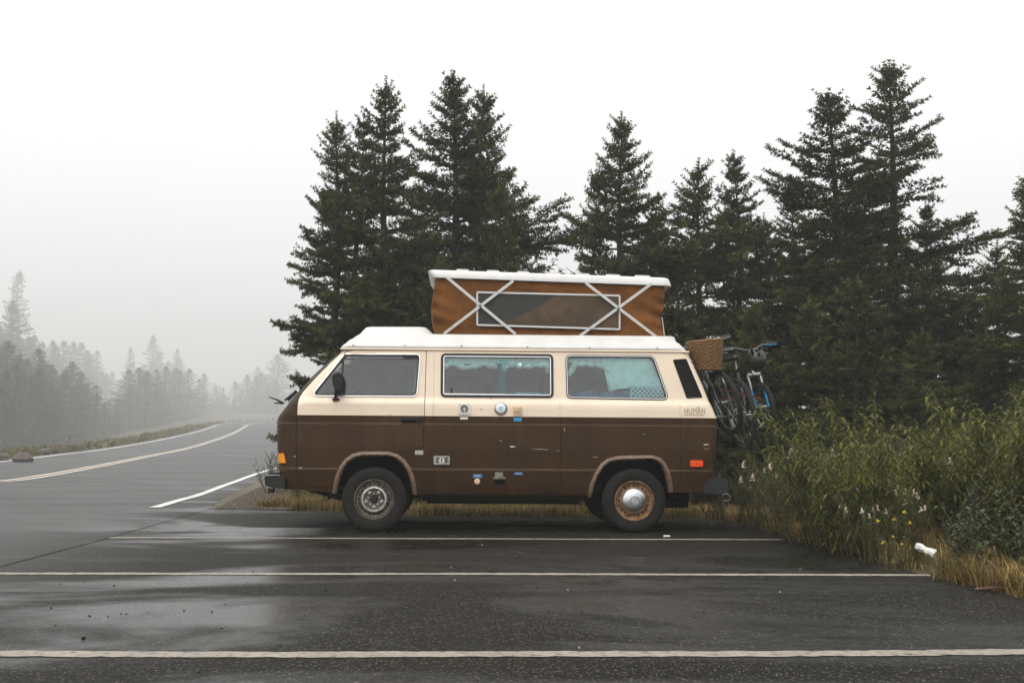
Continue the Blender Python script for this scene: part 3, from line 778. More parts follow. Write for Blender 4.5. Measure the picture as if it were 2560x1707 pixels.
def canvas_side(s):
    b = MB(); nx, nz = 70, 18; v = []; rr = random.Random(3)
    for j in range(nz + 1):
        q = j / nz
        for i in range(nx + 1):
            u = i / nx
            pl = Vector((1087.6, 834)).lerp(Vector((1090, 694)), q); bulge = -7.5 * sin(pi * q) ** .8
            pr = Vector((1661, 841)).lerp(Vector((1661, 715)), q); br = -9 * sin(pi * min(1, q * 1.5)) ** 2 * (1 if q < .67 else 0)
            px = (pl.x + bulge) * (1 - u) + (pr.x + br) * u; py = pl.y * (1 - u) + pr.y * u
            hw = .655 * (1 - q) + (LH - .03) * q
            w = .012 * sin(9 * u + 4 * q) * sin(pi * q) + .006 * sin(31 * u + 9 * q + 2 * sin(6 * q)) * sin(pi * q)
            e = min(u, 1 - u); w += .022 * math.exp(-e * 22) * sin(24 * q + 40 * u) * sin(pi * q)
            w += .010 * math.exp(-((q - .28) / .06) ** 2) * (math.exp(-u * 8) + math.exp(-(1 - u) * 5)) 
            w *= 1.7; w += .012 * math.exp(-((u * 6 + q * 2.2) % 2.0 - 1.0) ** 2 * 14) * sin(pi * q) * (1 if u < .18 or u > .82 else .25)
            hw += -.03 * sin(pi * q) * sin(pi * u) + w
            p = at(px, py, YC - hw); v.append(Vector((p.x, YC + s * hw, p.z)))
    n = nx + 1
    b.add(v, [(j*n+i, j*n+i+1, (j+1)*n+i+1, (j+1)*n+i) for j in range(nz) for i in range(nx)])
    o = b.make('canvas', M_CANVAS, van, 80); return o, v, n, nx, nz
cv, cvv, cn, cnx, cnz = canvas_side(-1); cv2, cvv2, _, _, _ = canvas_side(1)
for i0 in (0, cnx):
    v = []
    for j in range(cnz + 1):
        a = cvv[j*cn + i0]; c = cvv2[j*cn + i0]
        for k in range(7): v.append(a.lerp(c, k / 6) + Vector(((.03 if i0 else -.03) * sin(pi * k / 6) * sin(pi * j / cnz), 0, 0)))
    MB().add(v, [(j*7+k, j*7+k+1, (j+1)*7+k+1, (j+1)*7+k) for j in range(cnz) for k in range(6)]).make('canvas_end', M_CANVAS, van, 80)
yw = YC - .668
def CW(px, py, d=0): return at(px, py, yw - d)
M_SCREEN = mat('dark window screen', (.030, .030, .028), .8, var=.12, vscale=9, bump=.2, bscale=300)
M_FLAP = mat('brown flap behind the screen', (.075, .048, .026), .85, var=.25, vscale=8, bump=.15, bscale=160)
wq = [(1193, 730.5), (1549, 739), (1549, 823), (1193, 812)]
MB().add([CW(*p, .004) for p in wq], [(0, 1, 2, 3)]).make('canvas_window', M_SCREEN, cv, None)
MB().add([CW(*p, .006) for p in ((1392, 736), (1546, 740), (1546, 821), (1230, 811.5), (1300, 790), (1350, 764))], [(0, 1, 2, 3, 4, 5)]).make('window_flap', M_FLAP, cv, None)
b = MB()
for p, q in zip(wq, wq[1:] + wq[:1]): b.bar(CW(*p, .009), CW(*q, .009), .017, .006, (0, 0, 1) if abs(p[1]-q[1]) < 30 else (1, 0, 0))
b.make('window_piping', M_WHITER, cv)
for n_, (p, q) in enumerate((((1117,693),(1289,835)), ((1110,834),(1283,702)), ((1464,707),(1641,842)), ((1449,840),(1629,709)))):
    d = .030 if n_ % 2 else .036
    st = MB().bar(CW(*p, d), CW(*q, d), .027, .004).make('strut', M_ALU, van)
for p in ((1200.7, 763.8), (1546.5, 771)):
    c = CW(*p, .04); MB().lathe([(0, -.012), (.008, -.011), (.012, -.004), (.016, 0)], c, 'Y', 12).make('pivot_bolt', M_STEEL, van)
for p in ((1132, 818), (1268, 821), (1475, 822.5), (1612, 823)):
    c = CW(*p, .04); MB().lathe([(0, -.005), (.006, -.004), (.007, 0)], c, 'Y', 8).make('strut_bolt', M_STEEL, van)
MB().tube([CW(1655, 793, -.02), CW(1658, 815, -.02), CW(1661, 840, -.02)], .004, 5).make('canvas_cord', M_WHITER, van)
# ------------------------------------------------------------------ wheels
TR = .3065
def tyre_prof():
    w = .092
    return [(.190, -.070), (.196, -.080), (.215, -.089), (.250, w * -1.02), (.275, -.088), (.292, -.076), (.301, -.066), (TR, -.050), (TR, .050), (.301, .066), (.292, .076), (.25, w), (.2, .08), (.19, .07)]
def make_wheel(c, rear, flip):
    w = MB().lathe(tyre_prof(), (0, 0, 0), 'Y', 72).make('wheel', M_TYRE, van, 30, local=True)
    # moulded rings on the sidewall
    b = MB()
    for r, y in ((.225, -.0905), (.262, -.0915)): b.tube([(r * cos(t), y, r * sin(t)) for t in [2*pi*i/64 for i in range(64)]], .0022, 5, closed=True)
    b.make('sidewall_ring', M_TYRE, w, local=True)
    rm = M_RUST if rear else mat('weathered steel rim', (.17, .145, .11), .5, .5, col2=(.06, .05, .04), vscale=18, bump=.2, bscale=80)
    rim = MB().lathe([(.192, -.072), (.190, -.079), (.184, -.080), (.180, -.074), (.174, -.055), (.166, -.040), (.150, -.038), (.135, -.046), (.122, -.058), (.112, -.060), (.10, -.052), (.085, -.045), (.0, -.045)], (0, 0, 0), 'Y', 64).make('rim', rm, w, 35, local=True)
    nh = 20                                            # ventilation holes between rim and disc
    for k in range(nh):
        t = 2 * pi * k / nh; cx, cz = .143 * cos(t), .143 * sin(t); ring_ = []
        for i in range(10):
            a = 2 * pi * i / 10; u, v = .0115 * cos(a), .0075 * sin(a)
            rr_ = .143 + v; tt = t + u / .143; yy = -.0425 - (.143 - rr_) * .55 - .0012
            ring_.append((rr_ * cos(tt), yy, rr_ * sin(tt)))
        MB().add(ring_, [tuple(range(10))]).make('vent_hole', M_DARK, w, None, local=True)
    if rear:
        cap = MB().lathe([(.121, -.060), (.120, -.066), (.112, -.078), (.095, -.088), (.070, -.096), (.045, -.099), (.042, -.097), (.040, -.0995), (.0, -.1005)], (0, 0, 0), 'Y', 56).make('hubcap', mat('dull hubcap', (.62, .64, .65), .32, 1.0, var=.12, vscale=14, bump=.08, bscale=40), w, 40, local=True)
        b = MB(); y = -.1015                           # round raised emblem: two letters inside a ring
        b.tube([(.040 * cos(t), y, .040 * sin(t)) for t in [2*pi*i/40 for i in range(40)]], .0035, 6, closed=True)
        rot = radians(-14)
        def R2(u, v): return (u * cos(rot) - v * sin(rot), y, u * sin(rot) + v * cos(rot))
        for p, q in (((-.017, .034), (0, .004)), ((0, .004), (.017, .034)), ((-.034, .017), (-.016, -.032)), ((-.016, -.032), (0, -.001)), ((0, -.001), (.016, -.032)), ((.016, -.032), (.034, .017))):
            b.bar(R2(*p), R2(*q), .0065, .004, (0, 1, 0))
        b.make('emblem', M_STEEL, w, local=True)
    else:
        M_SIL = mat('bright worn hub ring', (.60, .59, .57), .38, .8, var=.25, vscale=30)
        MB().lathe([(.120, -.059), (.117, -.068), (.109, -.070), (.102, -.064), (.099, -.054)], (0, 0, 0), 'Y', 56).make('hub_ring', M_SIL, w, 50, local=True)
        M_HW = mat('grey hub', (.27, .255, .235), .45, .6, var=.3, vscale=40)
        for k in range(5):                             # five raised spokes round the hub
            t = pi / 2 + 2 * pi * k / 5 + pi / 5
            MB().ball((.074 * cos(t), -.047, .074 * sin(t)), (.024, .014, .024), 12, 8).make('hub_web', M_HW, w, 60, local=True)
        for k in range(5):
            t = pi / 2 + 2 * pi * k / 5
            MB().lathe([(0, -.066), (.011, -.065), (.0125, -.060), (.014, -.044)], (.056 * cos(t), 0, .056 * sin(t)), 'Y', 6).make('wheel_nut', M_STEEL, w, 20, local=True)
        MB().lathe([(0, -.088), (.022, -.087), (.028, -.080), (.031, -.060), (.036, -.044)], (0, 0, 0), 'Y', 28).make('hub_cap', M_BLACK, w, 40, local=True)
    w.location = Vector(c) - ORG[van.name]
    if flip: w.rotation_euler = (0, 0, pi)
    return w
YWN = YC - .905 + .0925
for Wc, rear in ((WF, False), (WR, True)):
    make_wheel((Wc.x, YWN, TR), rear, False)
    make_wheel((Wc.x, 2 * YC - YWN, TR), rear, True)
# ------------------------------------------------------------------ fittings on the side
def block(name, x0, y0, x1, y1, h, m, par=None, r=.004, o0=0.001):
    "a small plate on the near side; corners in photograph pixels, h proud"
    P = rpoly([S(x0, y1), S(x1, y1), S(x1, y0), S(x0, y0)], r, 3); n = len(P)
    v = [P3(x, z, o0) for x, z in P] + [P3(x, z, o0 + h) for x, z in P]
    return MB().add(v, [tuple(range(n)), tuple(range(n, 2*n))] + [(i, (i+1) % n, n + (i+1) % n, n + i) for i in range(n)]).make(name, m, par or van)
def disc(name, px, py, prof, m, par=None, n=32, o0=0.0):
    x, z = S(px, py); p = P3(x, z, o0); return MB().lathe(prof, p, 'Y', n).make(name, m, par or van, 35)
v = []; nu, nv_ = 8, 4
for o_, gr in ((-.012, 0), (.020, 1.5)):
    for j in range(nv_ + 1):
        for i in range(nu + 1):
            u, q = i / nu, j / nv_
            px_ = 687 + gr + (709.5 - 687 - 2 * gr + 4 * q) * u + 2.5 * q; py_ = 1133.5 + gr - 2 * u * (1 - q) + (25 - 2 * gr) * q
            x, z = S(px_, py_); v.append(P3(max(x, xof(FRONT, z)), z, o_))
n = nu + 1; m_ = n * (nv_ + 1); f = [(m_ + j*n+i, m_ + j*n+i+1, m_ + (j+1)*n+i+1, m_ + (j+1)*n+i) for j in range(nv_) for i in range(nu)]
bd = [i for i in range(n)] + [j*n+nu for j in range(1, nv_+1)] + [nv_*n+i for i in range(nu-1, -1, -1)] + [j*n for j in range(nv_-1, 0, -1)]
f += [(a, b_, m_ + b_, m_ + a) for a, b_ in zip(bd, bd[1:] + bd[:1])]
turn = MB().add(v, f).make('turn_signal', M_ORANGE, van, 40)
mk = block('side_marker', 1725, 1150, 1756.5, 1166, .022, M_RED, r=.012)
for q in (1731, 1741, 1751): 
    x, z = S(q, 1158.5); MB().lathe([(0, -.002), (.008 if q == 1741 else .005, -.001), (.009 if q == 1741 else .006, .002)], P3(x, z, .024), 'Y', 10).make('marker_screw', mat('dark red', (.35, .03, .01), .4), mk)
# mirror
yM = YC - .92
mir = [SY(*p, yM - .05) for p in ((832, 941), (839, 935), (850, 932), (856, 938), (855, 965), (851, 975), (842, 977), (834.5, 962))]
n = len(mir); v = [(x, yM - .13, z) for x, z in mir] + [(x, yM + .05, z) for x, z in mir]
mr_ = MB().add(v, [tuple(range(n)), tuple(range(2*n-1, n-1, -1))] + [(i, (i+1) % n, n + (i+1) % n, n + i) for i in range(n)]).make('mirror', M_BLACK, d0, 40)
a = SY(840, 972, yM - .03); c = SY(839, 1000, yM + .01)
MB().bar((a[0], yM - .03, a[1]), (c[0], yM + .015, c[1]), .028, .026, (1, 0, 0)).make('mirror_stem', M_BLACK, d0)
block('mirror_foot', 831, 995, 849, 1000.5, .03, M_BLACK, d0)
# door handle
hd = block('door_handle', 1003, 1045.5, 1051, 1050, .022, M_BLACK, d0, .004, .010)
block('handle_plate', 1004, 1050, 1053, 1054.5, .006, M_DARK, d0, .004)
block('handle_boss', 1040, 1044, 1054, 1055, .018, M_BLACK, d0, .008)
disc('lock', 1044, 1049.2, [(0, -.030), (.007, -.029), (.008, -.02)], M_CHROME, d0, 14)
block('slot', 1003, 1044.8, 1006, 1051, .024, M_BLACK, d0)
# gas, water and mains fittings
M_GREYL = mat('grey white plastic', (.66, .65, .62), .5, var=.08, vscale=20)
M_BEI = mat('beige plastic', (.62, .44, .28), .5, var=.1, vscale=20)
M_BLUE = mat('blue sticker', (.03, .30, .58), .5)
M_BLUE2 = mat('dark blue sticker', (.03, .17, .42), .5, var=.2, vscale=80)
M_GRN = mat('grey dial recess', (.16, .14, .10), .6)
va = block('heater_vent', 1146, 1008.5, 1176.5, 1036.5, .010, M_GREYL, r=.022)
disc('vent_recess', 1161, 1022, [(0, -.0125), (.040, -.0125), (.044, -.011)], M_GRN, va, 32)
disc('vent_ring', 1161, 1022, [(.044, -.010), (.044, -.018), (.038, -.018), (.038, -.012)], M_GREYL, va, 32)
disc('vent_ring_inner', 1161, 1022, [(.026, -.012), (.026, -.016), (.022, -.016), (.022, -.012)], M_STEEL, va, 28)
disc('vent_hub', 1161, 1022, [(0, -.020), (.010, -.019), (.012, -.012)], M_GREYL, va, 16)
x, z = S(1161, 1022); MB().bar(P3(x, z, .016), P3(x, z - .04, .016), .006, .004, (1,0,0)).make('vent_spoke', M_GREYL, va)
for p in ((1150, 1012), (1172, 1012), (1150, 1033), (1172, 1033)): disc('screw', *p, [(0, -.0135), (.004, -.013), (.005, -.01)], M_STEEL, va, 8)
wa = disc('water_filler', 1252, 1021.5, [(.062, 0), (.062, -.010), (.054, -.014), (.050, -.012)], M_STEEL)
disc('filler_cap', 1251.5, 1020, [(.048, -.011), (.047, -.024), (.040, -.028), (0, -.0285)], mat('white cap', (.80, .81, .82), .4), wa)
block('cap_sticker', 1247.5, 1016, 1256, 1026, .001, mat('pale blue print', (.25, .55, .70), .5), wa, .002, .030)
ma = block('mains_hatch', 1282.5, 1016.5, 1305.5, 1036.5, .012, M_BEI, r=.008)
disc('hatch_lid', 1294, 1024.5, [(0, -.020), (.028, -.019), (.032, -.013)], M_BEI, ma, 24)
block('hatch_tab', 1290.5, 1018, 1297.5, 1028, .006, M_BEI, ma, .003, .020)
block('hatch_latch', 1289, 1035, 1299, 1040, .012, M_BEI, ma, .004)
for p in ((1286, 1020), (1302, 1020), (1286, 1033), (1302, 1033)): disc('screw', *p, [(0, -.0155), (.003, -.015), (.004, -.012)], M_STEEL, ma, 8)
block('grey_label', 1150, 1042, 1170, 1048.3, .001, M_GREYL)
block('blue_label', 1284, 1043, 1304, 1052.8, .001, M_BLUE)
hp = block('mains_socket_plate', 1084, 1139, 1124.5, 1161, .014, mat('grey metal plate', (.42, .42, .39), .4, .6, var=.2, vscale=40), r=.012)
disc('socket_dial', 1104, 1151, [(0, -.022), (.016, -.022), (.022, -.024), (.024, -.014)], M_GREYL, hp, 24)
for k in range(2):
    for j in range(4): block('plate_slot', 1090 + k * 22, 1143 + j * 3.6, 1097 + k * 22, 1145 + j * 3.6, .001, M_DARK, hp, .001, .0155)
block('dial_slot', 1102.5, 1146.5, 1105.5, 1155.5, .001, M_DARK, hp, .001, .0225)
st_ = block('silver_sticker', 1037.5, 1125.5, 1058, 1136, .001, mat('silver sticker', (.40, .38, .35), .5, var=.25, vscale=150))
bs = block('blue_sticker', 1182, 1184.5, 1206, 1194.3, .001, M_BLUE2)
for j in range(2): block('print_line', 1186, 1186.8 + j * 3.2, 1202 - j * 2, 1188 + j * 3.2, .0005, M_GREYL, bs, .001, .0022)
bs = block('blue_sticker', 1285.5, 1180, 1307, 1187, .001, M_BLUE2)
block('print_line', 1289, 1182, 1303, 1183.4, .0005, M_GREYL, bs, .001, .0022)
disc('drain_cap', 1193, 1203, [(0, -.018), (.022, -.017), (.028, -.010), (.028, 0)], M_BEI)
fl = block('flue_mesh', 1237.5, 1180, 1257.5, 1191.5, .004, mat('flue mesh', (.33, .31, .26), .5, .5, var=.4, vscale=260))
block('flue_ledge', 1233, 1192, 1263.5, 1196.5, .035, M_STEEL, fl)
block('flue_flap', 1235, 1197, 1261, 1210, .018, M_DARK, fl)
# chips, scratches, rust marks of the old paint
M_SCR = mat('bare primer', (.42, .38, .34), .6, var=.4, vscale=90)
M_RST = mat('rust spot', (.42, .17, .04), .8, col2=(.62, .42, .24), vscale=60)
def mark(pts, m, nm='paint_chip'):
    P = [S(*p) for p in pts]; return MB().add([P3(x, z, .0012) for x, z in P], [tuple(range(len(P)))]).make(nm, m, van, None)
for c in (((1274,1114.5),(1281,1113.5),(1290,1116),(1285,1117.5),(1277,1119)), ((1248,1101),(1253,1100),(1255,1101),(1249,1102.3)), ((1326,1122),(1345,1121.3),(1371,1123.5),(1371,1124.6),(1345,1122.6)), ((1392,1125),(1400,1125.8),(1399,1127),(1393,1126.4)),
          ((1482,1141),(1496,1142),(1495,1143.2),(1482,1142.2)), ((1607,1084),(1613,1084),(1613,1085.6),(1608,1085)), ((1759,1110),(1772,1109),(1772,1112),(1763,1112.5),(1760,1114)), ((1757,1120),(1764,1121.5),(1777,1120.8),(1764,1122.6)),
          ((733,1141),(738,1138),(740,1138.5),(738,1141.5),(734,1142)), ((748,1167),(756,1168.5),(752,1170.5),(747.5,1169)), ((751,1087),(753,1086.5),(752,1088.5)), ((1632,1078),(1634,1078),(1634,1080)), ((1410,1070),(1412,1070),(1411.5,1078),(1410.5,1078)), ((899,1223),(901,1222),(902,1224))):
    mark(c, M_SCR)
for c in (((1201,1022),(1204,1020.5),(1207,1023),(1204.5,1026),(1202,1025)), ((1225,995),(1232,994.5),(1230,997),(1226,997.2)), ((969,1036),(976,1035.5),(979,1037),(971,1037.3))): mark(c, M_RST, 'rust_spot')
# maker's lettering of the sticker at the tail
def text(body, x0, z0, width, m, nm, off, bold=0.0, par=None, height=None):
    cu = bpy.data.curves.new(nm, 'FONT'); cu.body = body; cu.size = 1.0; cu.offset = bold; cu.resolution_u = 3; cu.space_character = 1.06
    t = bpy.data.objects.new(nm + '_tmp', cu); COL.objects.link(t); bpy.context.view_layer.update()
    me = bpy.data.meshes.new_from_object(t.evaluated_get(bpy.context.evaluated_depsgraph_get()))
    bpy.data.objects.remove(t)
    xs_ = [v.co.x for v in me.vertices]; ys_ = [v.co.y for v in me.vertices]; sx = width / (max(xs_) - min(xs_)); sy = sx if not height else height / (max(ys_) - min(ys_))
    vv = [P3(x0 + (v.co.x - min(xs_)) * sx, z0 + (v.co.y - min(ys_)) * sy, off) for v in me.vertices]; ff = [tuple(p.vertices) for p in me.polygons]
    return obj(nm, vv, ff, m, par or van)
M_INK = mat('dark brown lettering', (.10, .06, .035), .6)
a = S(1711.5, 1034); wd = S(1762.5, 1034)[0] - a[0]
t1 = text('HUMAN', a[0], a[1] - .002, wd, M_INK, 'lettering', .0012, -.012, None, .058)
x, z = S(1746, 1019.3); MB().lathe([(.011, -.001), (.008, -.001)], P3(x, z, .001), 'Y', 16).make('lettering_dot', M_INK, t1)
text('Skateboards', a[0] + .004, a[1] - .017, wd - .012, M_INK, 'small_lettering', .0012, .01, None, .012)
# ------------------------------------------------------------------ inside the van
x0i, x1i = FRONT[-1][0] + .5, REAR[-1][0] - .15
b = MB(); b.box((WF.x + .47, YC - .80, .46), (WR.x - .47, YC + .80, .47)); b.box((WF.x - .5, YC - .80, .78), (WF.x + .47, YC + .80, .79)); b.make('cabin_floor', M_LIN, van)
M_CAB = mat('brown cupboard laminate', (.085, .06, .038), .5, var=.2, vscale=2)
b = MB(); b.box((S(1100,950)[0], YC + .25, .47), (S(1420,950)[0], YC + .78, 1.18)); b.make('kitchen_cupboard', M_CAB, van)
b = MB(); b.box((S(1240,950)[0], YC + .52, 1.18), (S(1245,950)[0] + .5, YC + .74, 1.72)); b.make('tall_cupboard', M_CAB, van)
b = MB(); b.box((S(1430,950)[0], YC - .72, .78), (x1i, YC + .78, 1.20)); b.make('rear_bed', M_LIN, van)
M_SEAT = mat('seat cloth', (.20, .20, .17), .9, var=.2, vscale=14)
for yy in (YC - .42, YC + .42):
    sx = S(955, 950)[0]
    st = thing_seat = MB().loft([rrect(sx - .22, sx + .30, .24, .80, .80, .06), rrect(sx - .24, sx + .32, .25, .90, .90, .06), rrect(sx - .22, sx + .30, .22, .95, .95, .06)])
    for i, vtx in enumerate(st.v): st.v[i] = vtx + Vector((0, yy - YC, 0))
    o = st.make('seat', M_SEAT, van)
    P = [(sx + .22, .92), (sx + .32, .90), (sx + .44, 1.36), (sx + .42, 1.46), (sx + .36, 1.46), (sx + .32, 1.38)]
    extrude(P, yy - .22, yy + .22).make('seat_back', M_SEAT, o)
    extrude([(sx + .40, 1.47), (sx + .48, 1.47), (sx + .50, 1.62), (sx + .44, 1.63)], yy - .12, yy + .12).make('headrest', M_SEAT, o)
dsx = S(800, 980)[0]
extrude([(dsx - .24, .9), (dsx + .14, .9), (dsx + .12, 1.18), (dsx - .02, 1.26), (dsx - .26, 1.24)], YC - .74, YC + .74).make('dashboard', M_BLACK, van)
swc = Vector((dsx + .24, YC - .42, 1.20)); 
b = MB(); e1 = Vector((.5, 0, -.26)).normalized(); 
b.tube([swc + Vector((0, 1, 0)) * .2 * cos(t) + Vector((.5, 0, .86)).normalized() * .2 * sin(t) for t in [2*pi*i/32 for i in range(32)]], .013, 6, closed=True)
b.tube([swc - Vector((0, .2, 0)), swc + Vector((0, .2, 0))], .012, 6); b.tube([swc, swc + Vector((-.25, 0, -.15))], .02, 6)
b.make('steering_wheel', M_BLACK, van)
# curtains: rolled-up valances and hanging cloths behind the glass
def cloth(name, top, bot, depth, folds, amp, par=None, m=None, nx=60, nz=10):
    v = []
    for j in range(nz + 1):
        q = j / nz
        for i in range(nx + 1):
            u = i / nx
            def ip(L):
                t = u * (len(L) - 1); k = min(len(L) - 2, int(t)); return Vector(L[k]).lerp(Vector(L[k+1]), t - k)
            p = ip(top).lerp(ip(bot), q); x, z = S(p.x, p.y)
            v.append(P3(x, z, -depth + amp * sin(folds * 2 * pi * u + 1.5 * sin(5 * q + u * 4)) * (.3 + .7 * q) + amp * .6 * sin(3.1 * folds * u + 6 * q)))
    n = nx + 1
    return MB().add(v, [(j*n+i, j*n+i+1, (j+1)*n+i+1, (j+1)*n+i) for j in range(nz) for i in range(nx)]).make(name, m or M_TEAL, par or van, 80)
def roll(name, pts, r, seed):
    rr = random.Random(seed); P = []; R_ = []
    L = []
    for (a, b_) in zip(pts, pts[1:]):
        for k in range(10): L.append(Vector(a).lerp(Vector(b_), k / 10))
    for i, p in enumerate(L):
        x, z = S(p.x, p.y); P.append(P3(x, z, -.06 + .01 * sin(i * .9))); R_.append(r * (1 + .28 * sin(i * .75 + seed) + rr.uniform(-.12, .12)))
    return MB().tube(P, R_, 12).make(name, M_TEAL, van, 80)
roll('rolled_curtain', [(1113,914),(1127,906),(1165,919),(1210,908),(1245,917)], .030, 1)
roll('rolled_curtain', [(1262,918),(1285,908),(1310,915),(1345,911),(1368,911),(1374,924)], .030, 2)
cloth('curtain_header', [(1110,893),(1374,895)], [(1112,908),(1374,908)], .075, 14, .004)
roll('rolled_curtain', [(1424,931),(1440,908),(1470,909),(1500,912),(1527,925)], .028, 3)
roll('curtain_tie', [(1424,938),(1440,912)], .022, 4)
cloth('curtain', [(1505,893),(1560,893),(1632,894)], [(1525,978),(1545,972),(1580,968),(1662,975)], .06, 5, .010)
cloth('curtain_header', [(1422,892),(1630,893)], [(1422,905),(1632,905)], .075, 12, .004)
cloth('curtain', [(1044,912),(1050,915)], [(1030,977),(1038,980)], .05, 1.5, .01, d0, mat('blue shirt cloth', (.20, .42, .55), .9))
M_DCUR = mat('drawn curtain on the far side', (.20, .25, .22), .9, var=.2, vscale=6)
for poly in (WIN_F, WIN_M, WIN_R):
    pane(offs(poly, .03), -.05, 1).make('far_curtain', M_DCUR, van)
b = MB(); cxx = S(1075, 950)[0]; b.box((cxx, YC - .05, .5), (cxx + .02, YC + .8, 1.70)); b.make('cabin_divider', M_LIN, van)
b = MB(); b.box((FRONT[0][0] + .1, YC - .70, 1.735), (REAR[0][0] - .1, YC + .70, 1.742)); b.make('headlining', M_LIN, van)
# things inside: crate, blanket, box
p0 = S(1578, 965); p1 = S(1667, 996); yk = YC - hwz(1.3) + .05
cr = thing('crate', ((p0[0] + p1[0]) / 2, yk, p1[1]), 'pale blue lattice plastic crate behind the rear side window', 'crate')
M_CRATE = mat('pale blue plastic', (.46, .76, .84), .5)
L_, R_, B_, T_ = p0[0], p1[0], p1[1] - .02, p0[1]
def lattice(xa, xb, za, zb, y, nm):
    b = MB(); st = .044
    k = -int((zb - za) / st) - 1
    while xa + k * st < xb:
        for sg in (1, -1):
            x_a = xa + k * st; pts = []
            if sg == 1: f = lambda z: x_a + (z - za)
            else: f = lambda z: x_a + (zb - z)
            z0_, z1_ = za, zb; steps = [z0_ + (z1_ - z0_) * i / 16 for i in range(17)]
            seg = [(f(z), z) for z in steps if xa <= f(z) <= xb]
            if len(seg) > 1: b.bar((seg[0][0], y + sg * .001, seg[0][1]), (seg[-1][0], y + sg * .001, seg[-1][1]), .013, .003)
        k += 1
    return b.make(nm, M_CRATE, cr)
lattice(L_, R_, B_, T_, yk, 'lattice_side'); lattice(L_, R_, B_, T_, yk + .26, 'lattice_side')
b = MB()
for yy in (yk, yk + .26):
    b.bar((L_, yy, T_), (R_, yy, T_), .012, .010); b.bar((L_, yy, B_), (R_, yy, B_), .012, .010)
for xx in (L_, R_):
    b.bar((xx, yk, T_), (xx, yk + .26, T_), .012, .010)
    for yy in (yk, yk + .26): b.bar((xx, yy, B_), (xx, yy, T_), .012, .010, (1, 0, 0))
b.make('crate_rim', M_CRATE, cr)
MB().box((L_ + .01, yk + .03, B_), (R_ - .01, yk + .24, T_ - .02)).make('crate_lining', mat('blue bundle', (.02, .075, .10), .9, var=.3, vscale=20), cr)
# blanket with a diamond pattern
mB = mat('patterned blanket', (.02, .16, .22), .9)
nt = mB.node_tree; bb = nt.nodes['Principled BSDF']; tcn = nt.nodes.new('ShaderNodeTexCoord'); mp = nt.nodes.new('ShaderNodeMapping'); mp.inputs['Rotation'].default_value = (0, radians(45), 0)
ck = nt.nodes.new('ShaderNodeTexChecker'); ck.inputs['Scale'].default_value = 13; ck.inputs[1].default_value = (.02, .30, .28, 1); ck.inputs[2].default_value = (.03, .12, .42, 1)
ck2 = nt.nodes.new('ShaderNodeTexChecker'); ck2.inputs['Scale'].default_value = 6.5; mxx = nt.nodes.new('ShaderNodeMix'); mxx.data_type = 'RGBA'; mxx.inputs[7].default_value = (.07, .05, .03, 1)
nt.links.new(tcn.outputs['Object'], mp.inputs[0]); nt.links.new(mp.outputs[0], ck.inputs[0]); nt.links.new(mp.outputs[0], ck2.inputs[0])
nt.links.new(ck2.outputs['Fac'], mxx.inputs[0]); nt.links.new(ck.outputs[0], mxx.inputs[6]); nt.links.new(mxx.outputs[2], bb.inputs[0])
q0, q1 = S(1420, 978), S(1577, 999); v = []; nx = 40
for j, (dy, z) in enumerate(((0, q1[1] - .04), (0, q0[1]), (.03, q0[1] + .012), (.25, q0[1] - .01), (.5, q0[1] - .03))):
    for i in range(nx + 1):
        u = i / nx; v.append((q0[0] + (q1[0] - q0[0]) * u, YC - hwz(1.3) + .075 + dy + .006 * sin(u * 30), z + (.010 * sin(u * 14 + j) if j else 0)))
n = nx + 1
o = MB().add(v, [(j*n+i, j*n+i+1, (j+1)*n+i+1, (j+1)*n+i) for j in range(4) for i in range(nx)]).make('blanket', mB, None, 60)
tag(o, 'teal and brown diamond patterned blanket along the bottom of the rear side window', 'blanket')
q0, q1 = S(1291, 979.5), S(1349, 989); yk2 = YC - hwz(1.3) + .06
bx_ = thing('storage_box', ((q0[0] + q1[0]) / 2, yk2, q1[1]), 'small bright blue box standing behind the middle side window', 'box')
M_BBOX = mat('bright blue plastic', (.10, .42, .66), .5)
b = MB(); b.box((q0[0], yk2, 1.185), (q1[0], yk2 + .2, q0[1] - .014)); b.make('box_body', M_BBOX, bx_)
b = MB(); b.box((q0[0] - .006, yk2 - .006, q0[1] - .012), (q1[0] + .006, yk2 + .206, q0[1])); b.make('box_lid', M_BBOX, bx_)
